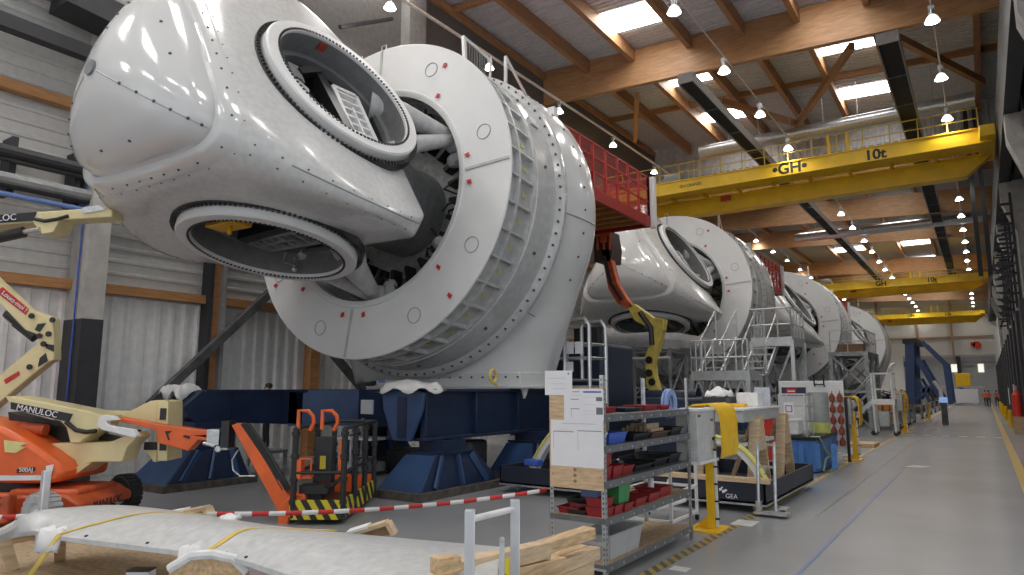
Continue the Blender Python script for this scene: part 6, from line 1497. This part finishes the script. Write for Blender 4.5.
# rolling steps
t = thing('rolling_steps', 'white rolling steps with a high guard frame beside the aisle', 'steps', (-3.8, 33.5, 0))
WS = mat('white_steps_paint', (.74, .75, .74), .4)
x0, x1, y0, y1, zt = -4.05, -3.2, 33.3, 34.2, 1.3
mb = MB()
for x in (x0 + .1, x1):
    for y in (y0, y1): mb.tube([(x, y, .12), (x - .04, y, 2.65)], .05, 8)
for z in (1.95, 2.62):
    for y in (y0, y1): mb.bar((x0 + .1, y, z), (x1, y, z), .06)
    mb.bar((x1, y0, z), (x1, y1, z), .06)
obj('guard_frame', mb, WS, t)
mb = MB(); mb.box(x0, x1 + .05, y0 - .05, y1 + .05, zt, zt + .22); obj('platform', mb, WS, t)
mb = MB()
for k in range(5): p = V((x0 - .05, 33.7, zt)).lerp(V((x0 - 1.4, 33.7, .15)), (k + 1) / 6); mb.box(p.x - .14, p.x + .14, y0 + .05, y1 - .05, p.z - .02, p.z + .02)
for y in (y0, y1): mb.bar((x0, y, zt + .1), (x0 - 1.5, y, .12), .05, .14); mb.tube([(x0 + .1, y, 2.62), (x0 - 1.2, y, 1.2), (x0 - 1.4, y, .2)], .03, 6)
obj('step_flight', mb, ALU, t)
mb = MB(); mb.box(x0 + .2, x1 - .2, y0 + .1, y1 - .1, .35, 1.0); obj('ballast_box', mb, BINGRY, t, bevel=.08)
for x in (x0, x1, x0 - 1.4):
    for y in (y0, y1): mb = MB(); mb.lathe([(-.04, 0), (-.04, .1), (.04, .1), (.04, 0)], (x, y, .1), (0, 1, 0), (1, 0, 0), 14); obj('caster', mb, RUBBER, t)
mb = MB(); mb.tube([(x1 - .1, y0, 2.66), (x1, y0 - .02, 2.95), (x1 + .15, y0, 3.05)], .05, 8); obj('lamp_arm', mb, STEEL, t)
# blue assembly rig
t = thing('assembly_rig', 'tall dark blue A-shaped steel rig at the far end of the row', 'rig', (-4.6, 46.5, 0))
RB = mat('rig_blue', (.045, .085, .21), .42, var=.06)
f = PY(45.5)
for (a, b, w, nm) in (((911, 404), (909.5, 343), .55, 'column'), ((917, 358), (944, 404), .3, 'inclined_leg'), ((922, 342), (945, 364), .28, 'top_beam'), ((945, 362), (951, 404), .3, 'column'), ((917, 378), (930, 402), .2, 'brace'), ((916, 400), (928, 385), .2, 'brace')):
    p, q = f(*a), f(*b); p.z = max(p.z, 0.0); mb = MB().bar(p, q, w * .8, w, (0, 1, 0)); obj(nm, mb, RB, t)
    mb = MB().bar(p + V((0, 4.2, 0)), q + V((0, 4.2, 0)), w * .8, w, (0, 1, 0)); obj(nm, mb, RB, t)
p, q = f(903, 342), f(918, 342); mb = MB().box(p.x, q.x, 45.1, 50.1, p.z - .1, p.z + .15); obj('cap_plate', mb, mat('rig_dark', (.02, .025, .04), .5), t)
for zz in (1.2, 3.2): mb = MB().box(f(909, 390).x - .15, f(909, 390).x + .15, 45.5, 49.7, zz, zz + .3); obj('tie_beam', mb, RB, t)
pts = [f(934, 381), f(941, 390), f(942, 402)]; mb = MB().tube([p + V((0, -.4, 0)) for p in pts], .11, 8); obj('white_pipe', mb, SATIN, t)
p = f(943.5, 396); smallbox(p.x, 45.0, .0, .3, .2, 1.2, DARKG, 'dark console post under the small blue screen', 'console', .02, 'console')
mb = MB().box(p.x - .2, p.x + .2, 44.9, 44.96, 1.205, 1.5); one('screen', mb, mat('screen_blue', (.2, .4, .8), .4, var=0, emit=(.35, .55, .95), estr=.45), 'small lit blue screen by the blue steel rig', 'screen')
smallbox(-7.35, 11.5, .505, .3, .25, .12, BINBLUE, 'small bright blue bin on the low navy cart behind the shelf rack', 'plastic_bin', .02, 'bin')
# rows of small carts and parts along the aisle, far part
rnd = random.Random(11)
cols = [mat('orange_pallet', (.55, .22, .06), .6), SCAF, BINGRY, DARKG, mat('dull_yellow', (.55, .38, .06), .5), BLUE, mat('oxide_red', (.32, .07, .05), .6), PAPER]
names = ['orange-topped', 'grey', 'pale grey', 'dark grey', 'dull yellow', 'navy', 'oxide red', 'white']
for k, (y, ci) in enumerate(((38.2, 0), (40.6, 1), (43.5, 0), (46.8, 2), (53.0, 3), (57.0, 6), (62.0, 6), (67.5, 3), (74.0, 6))):
    t = thing('parts_trolley', '%s parts trolley beside the aisle, %s along the far row' % (names[ci], ORD[k]), 'trolley', (-4.0, y, 0), 'parts trolleys along the aisle')
    mb = MB(); w = .55
    for x in (-4.5, -3.5):
        for yy in (y - w, y + w): mb.bar((x, yy, .12), (x, yy, .85), .07)
    for zz in (.3, .85): mb.box(-4.55, -3.45, y - w - .05, y + w + .05, zz, zz + .06)
    obj('trolley_frame', mb, BINGRY if ci != 3 else SCAF, t)
    mb = MB()
    for j in range(3): x = -4.3 + .32 * j; h = rnd.uniform(.15, .5); mb.box(x - .14, x + .14, y - .4, y + .4, .91, .91 + h)
    mb.box(-4.4, -3.6, y - .4, y + .4, .36, .6); obj('trolley_load', mb, cols[ci], t, bevel=.03)
    for x in (-4.5, -3.5):
        for yy in (y - w, y + w): mb = MB().cyl((x - .03, yy, .07), (x + .03, yy, .07), .07, 10); obj('caster', mb, RUBBER, t)
for k in range(7):
    y = 43.2 + k * 4.3; mb = MB(); r2 = random.Random(k)
    mb.box(-6.2, -4.9, y, y + 1.2, 0, .5 + .5 * r2.random()); mb.cyl((-5.5, y + .6, .5), (-5.5, y + .6, 1.1 + .5 * r2.random()), .25, 12); mb.bar((-6.0, y, .4), (-6.0, y, 1.9), .1); mb.bar((-6.0, y, 1.8), (-5.0, y + .4, 1.5), .08)
    one('machine_unit', mb, [DARKG, SCAF, BLUE, MATS['oxide_red'], GREYP, MATS['dull_yellow'], DARKG][k], '%s machine unit on the floor behind the parts trolleys, %s along the row' % (('dark grey', 'grey', 'navy', 'oxide red', 'pale grey', 'dull yellow', 'charcoal')[k], ORD[k]), 'machine', 'machine units behind the trolleys', bevel=.02)
smallbox(-5.2, 30.2, 0, 1.0, 1.6, 1.1, BLUE, 'navy cabinet on the floor between the tool panel and the rolling steps', 'cabinet', .03, 'cabinet')
smallbox(-6.4, 17.0, 0, 1.6, 1.2, 1.75, mat('deep_navy_paint', (.02, .03, .06), .5), 'deep navy tool chest behind the shelf rack', 'tool chest', .05, 'chest')
smallbox(-7.25, 18.4, 0, 1.2, 1.2, 1.95, MATS['deep_navy_paint'], 'deep navy hood-shaped crate beside the tool chest', 'crate', .15, 'crate')
# work trolleys under the frame, in the shade
t = thing('work_table', 'small work table with a white top in the shade under the blue frame', 'table', (-12.0, 12.6, 0)); mb = MB(); mb.box(-12.7, -11.5, 11.2, 11.9, .82, .86); obj('table_top', mb, PAPER, t); mb = MB(); mb.bar((-12.1, 11.5, 0), (-12.1, 11.5, 1.3), .06); mb.box(-12.5, -11.7, 11.25, 11.85, .1, .3); obj('table_leg', mb, SCAF, t)
smallbox(-11.4, 12.6, 0, 1.2, .8, .55, BINBLK, 'black tool case under the blue frame beside the work table', 'tool case', .03, 'case')
smallbox(-10.6, 13.6, 0, .7, .7, .75, MIDG, 'grey gear unit under the blue frame behind the lift basket', 'gear unit', .08, 'machine')
# ================================================================ FAR END
mb = MB().box(-2.7, -1.2, 96, 98, 2.2, 3.7); one('yellow_tank', mb, YELP, 'yellow square container raised on a frame at the far end of the hall', 'container', bevel=.05)
mb = MB()
for x in (-2.7, -1.2):
    for y in (96.1, 97.9): mb.bar((x, y, 0), (x, y, 2.2), .15)
mb.box(-6, .0, 95.9, 98.1, 2.05, 2.2); one('tank_stand', mb, LG, 'pale steel stand under the yellow container at the far end', 'stand')
mb = MB().box(-3.4, -.6, 94.5, 95.0, .3, 1.9).cyl((-3, 94.7, 0), (-3, 94.9, 0), .3, 12).cyl((-1, 94.7, 0.3), (-1, 94.9, 0.3), .3, 12); one('white_board', mb, PAPER, 'white panel trolley standing below the yellow container', 'trolley')
smallbox(-4.8, 94.6, 0, 1.3, 1.0, 2.0, BINBLK, 'dark cabinet beside the white panel trolley at the far end', 'cabinet', .05, 'cabinet')
mb = MB(); a = ony(977, 345, YE - .3); mb.lathe([(0, .0), (0, .5), (.12, .5), (.12, 0)], a, (0, 1, 0), (1, 0, 0), 16, True, True); mb.box(a.x - .7, a.x - .2, a.y - .0, a.y + .12, a.z - .1, a.z + .4); one('red_sign', mb, mat('red_sign', (.75, .08, .04), .5), 'red sign high on the end wall', 'sign')
# right edge: extinguisher stand, sign and guard posts
t = thing('extinguisher_stand', 'red extinguisher stand against the charcoal panels of the aisle wall', 'extinguisher', (XR - .45, 38.0, 0))
mb = MB(); mb.lathe([(.75, .0), (.75, .17), (.8, .18), (1.7, .18), (1.8, .1), (1.9, .05), (1.9, 0)], (XR - .4, 38, 0), (0, 0, 1), (1, 0, 0), 16); obj('cylinder', mb, mat('signal_red', (.70, .05, .03), .4), t)
mb = MB(); mb.box(XR - .6, XR - .2, 37.8, 38.3, 0, .75); mb.box(XR - .45, XR - .35, 37.95, 38.05, 1.9, 2.1); obj('stand', mb, mat('stand_tan', (.45, .33, .2), .6), t)
for k, (y, z) in enumerate(((47.5, 1.1), (58.0, .9))):
    mb = MB().box(XR - .2, XR - .16, y - .1, y + .5, z, z + 1.1); one('wall_notice', mb, PAPER, 'white notice on the charcoal aisle panels, %s' % ('nearer one', 'farther one')[k], 'notice')
for k in range(4):
    y = 44 + k * 8.5; mb = MB().cyl((XR - .55, y, 0), (XR - .55, y, .9), .1, 10); one('guard_post', mb, YELP, 'short yellow guard post along the charcoal panels, %s along the aisle' % ORD[k], 'post', 'yellow guard posts at the right')
# ================================================================ PEOPLE
def person(name, label, x, y, z, h, heading, stride, top, seed, arms=0.0, loc_=None):
    """one continuous skinned body; vest, trousers and hair follow it"""
    k = h / 1.75; ca, sa = math.cos(heading), math.sin(heading)
    def w(px, py, pz): return V((x + (px * ca - py * sa) * k, y + (px * sa + py * ca) * k, z + pz * k))
    J = {'pel': (0, 0, .95, .13), 'wai': (0, .01, 1.1, .125), 'che': (0, 0, 1.32, .15), 'nec': (0, .01, 1.48, .055), 'hea': (0, .02, 1.60, .085), 'top': (0, .01, 1.70, .075)}
    for s, n in ((-1, 'l'), (1, 'r')):
        st = stride * s
        J['hip' + n] = (s * .09, 0, .9, .09); J['kne' + n] = (s * .1, st * .5 + .02, .5, .06); J['ank' + n] = (s * .1, st, .09, .042); J['toe' + n] = (s * .11, st + .17, .04, .035)
        J['sho' + n] = (s * .18, 0, 1.42, .058); J['elb' + n] = (s * .24, -.03 - st * .3 + arms * .1, 1.13, .043); J['wri' + n] = (s * .24, .05 - st * .5 + arms * .3, .9 + arms * .2, .03)
        J['han' + n] = (s * .24, .08 - st * .55 + arms * .36, .82 + arms * .22, .026)
    E_ = [('pel', 'wai'), ('wai', 'che'), ('che', 'nec'), ('nec', 'hea'), ('hea', 'top')]
    for n in 'lr': E_ += [('pel', 'hip' + n), ('hip' + n, 'kne' + n), ('kne' + n, 'ank' + n), ('ank' + n, 'toe' + n), ('che', 'sho' + n), ('sho' + n, 'elb' + n), ('elb' + n, 'wri' + n), ('wri' + n, 'han' + n)]
    # fingers and thumb
    for n, s in (('l', -1), ('r', 1)):
        hx, hy, hz, _ = J['han' + n]
        for fi, (dy, L_) in enumerate(((-.03, .07), (-.01, .085), (.012, .08), (.032, .06))):
            J['f%d%s' % (fi, n)] = (hx - s * .005, hy + dy, hz - .04, .009); J['g%d%s' % (fi, n)] = (hx - s * .02, hy + dy + .01, hz - .04 - L_, .008); E_ += [('han' + n, 'f%d%s' % (fi, n)), ('f%d%s' % (fi, n), 'g%d%s' % (fi, n))]
        J['t' + n] = (hx - s * .03, hy + .045, hz - .03, .009); E_.append(('han' + n, 't' + n))
    keys = list(J); me = bpy.data.meshes.new('body'); me.from_pydata([tuple(w(*J[q][:3])) for q in keys], [(keys.index(a), keys.index(b)) for a, b in E_], [])
    o = bpy.data.objects.new('tmp', me); COL.objects.link(o); sk = o.modifiers.new('s', 'SKIN'); o.modifiers.new('u', 'SUBSURF').levels = 1
    for i, q in enumerate(keys): me.skin_vertices[0].data[i].radius = (J[q][3] * k, J[q][3] * k * (.8 if q in ('pel', 'wai', 'che') else 1)); me.skin_vertices[0].data[i].use_root = (q == 'pel')
    d = bpy.context.evaluated_depsgraph_get(); d.update(); m2 = bpy.data.meshes.new_from_object(o.evaluated_get(d)); bpy.data.objects.remove(o, do_unlink=True)
    for v in m2.vertices: v.co -= V((x, y, z))
    for mm in (SKIN, top, CLOTH): m2.materials.append(mm)
    for p in m2.polygons:
        c = sum((m2.vertices[i].co for i in p.vertices), V((0, 0, 0))) / len(p.vertices) / k
        p.material_index = 2 if c.z < .97 and math.hypot(c.x, c.y) < .5 and not (abs(c.x * ca + c.y * sa) > .19 and c.z > .6) else (1 if c.z < 1.47 and c.z > .93 else 0); p.use_smooth = True
    b = bpy.data.objects.new('person', m2); COL.objects.link(b); b.location = (x, y, z); tag(b, label, 'person', 'people in the hall')
    mb = MB(); mb.ball(w(0, -.005, 1.665), .098 * k, 12, (1, 1.05, .85)); obj('hair', mb, HAIR, b, smooth=80)
    mb = MB(); mb.ball(w(-.035, .1, 1.62), .012 * k, 6); mb.ball(w(.035, .1, 1.62), .012 * k, 6); obj('eye', mb, BLACK, b)
    mb = MB(); mb.tube([w(0, .095, 1.62), w(0, .125, 1.585), w(0, .1, 1.575)], [.008, .016, .01], 6); mb.ball(w(-.09, .02, 1.61), .022 * k, 6, (.4, 1, 1.4)); mb.ball(w(.09, .02, 1.61), .022 * k, 6, (.4, 1, 1.4)); obj('nose_and_ears', mb, SKIN, b)
    mb = MB(); mb.tube([w(-.025, .098, 1.545), w(0, .104, 1.543), w(.025, .098, 1.545)], .006 * k, 6); obj('mouth', mb, mat('lips', (.4, .18, .15), .6), b)
    return b
person('person', 'worker in a dark jacket whose head shows above the blue transport frame', ony(268, 400, 11.4).x, 11.4, .42, 1.72, 2.6, .04, CLOTH, 1, .5)
mb = MB(); px_ = ony(268, 400, 11.4).x; mb.box(px_ - .4, px_ + .4, 11.1, 11.8, .34, .42)
for a in (-.35, .35):
    for b in (11.15, 11.75): mb.box(px_ + a - .04, px_ + a + .04, b - .04, b + .04, 0, .34)
one('step_stool', mb, SCAF, 'low grey step stool behind the blue frame under the worker', 'stool')
for (u, yy, hd, lab, ar) in ((985.8, 92, 0.1, 'worker in orange vest, first of two walking side by side at the far end', 0), (989, 88, .05, 'worker in orange vest walking in the middle of the far aisle', .2), (997, 90, -.1, 'worker in orange vest walking beside the charcoal panels at the far end', .1)):
    p = ony(u, 400, yy); person('person', lab, p.x, yy, 0, 1.78, hd, .22, HIVIS, 2, ar)
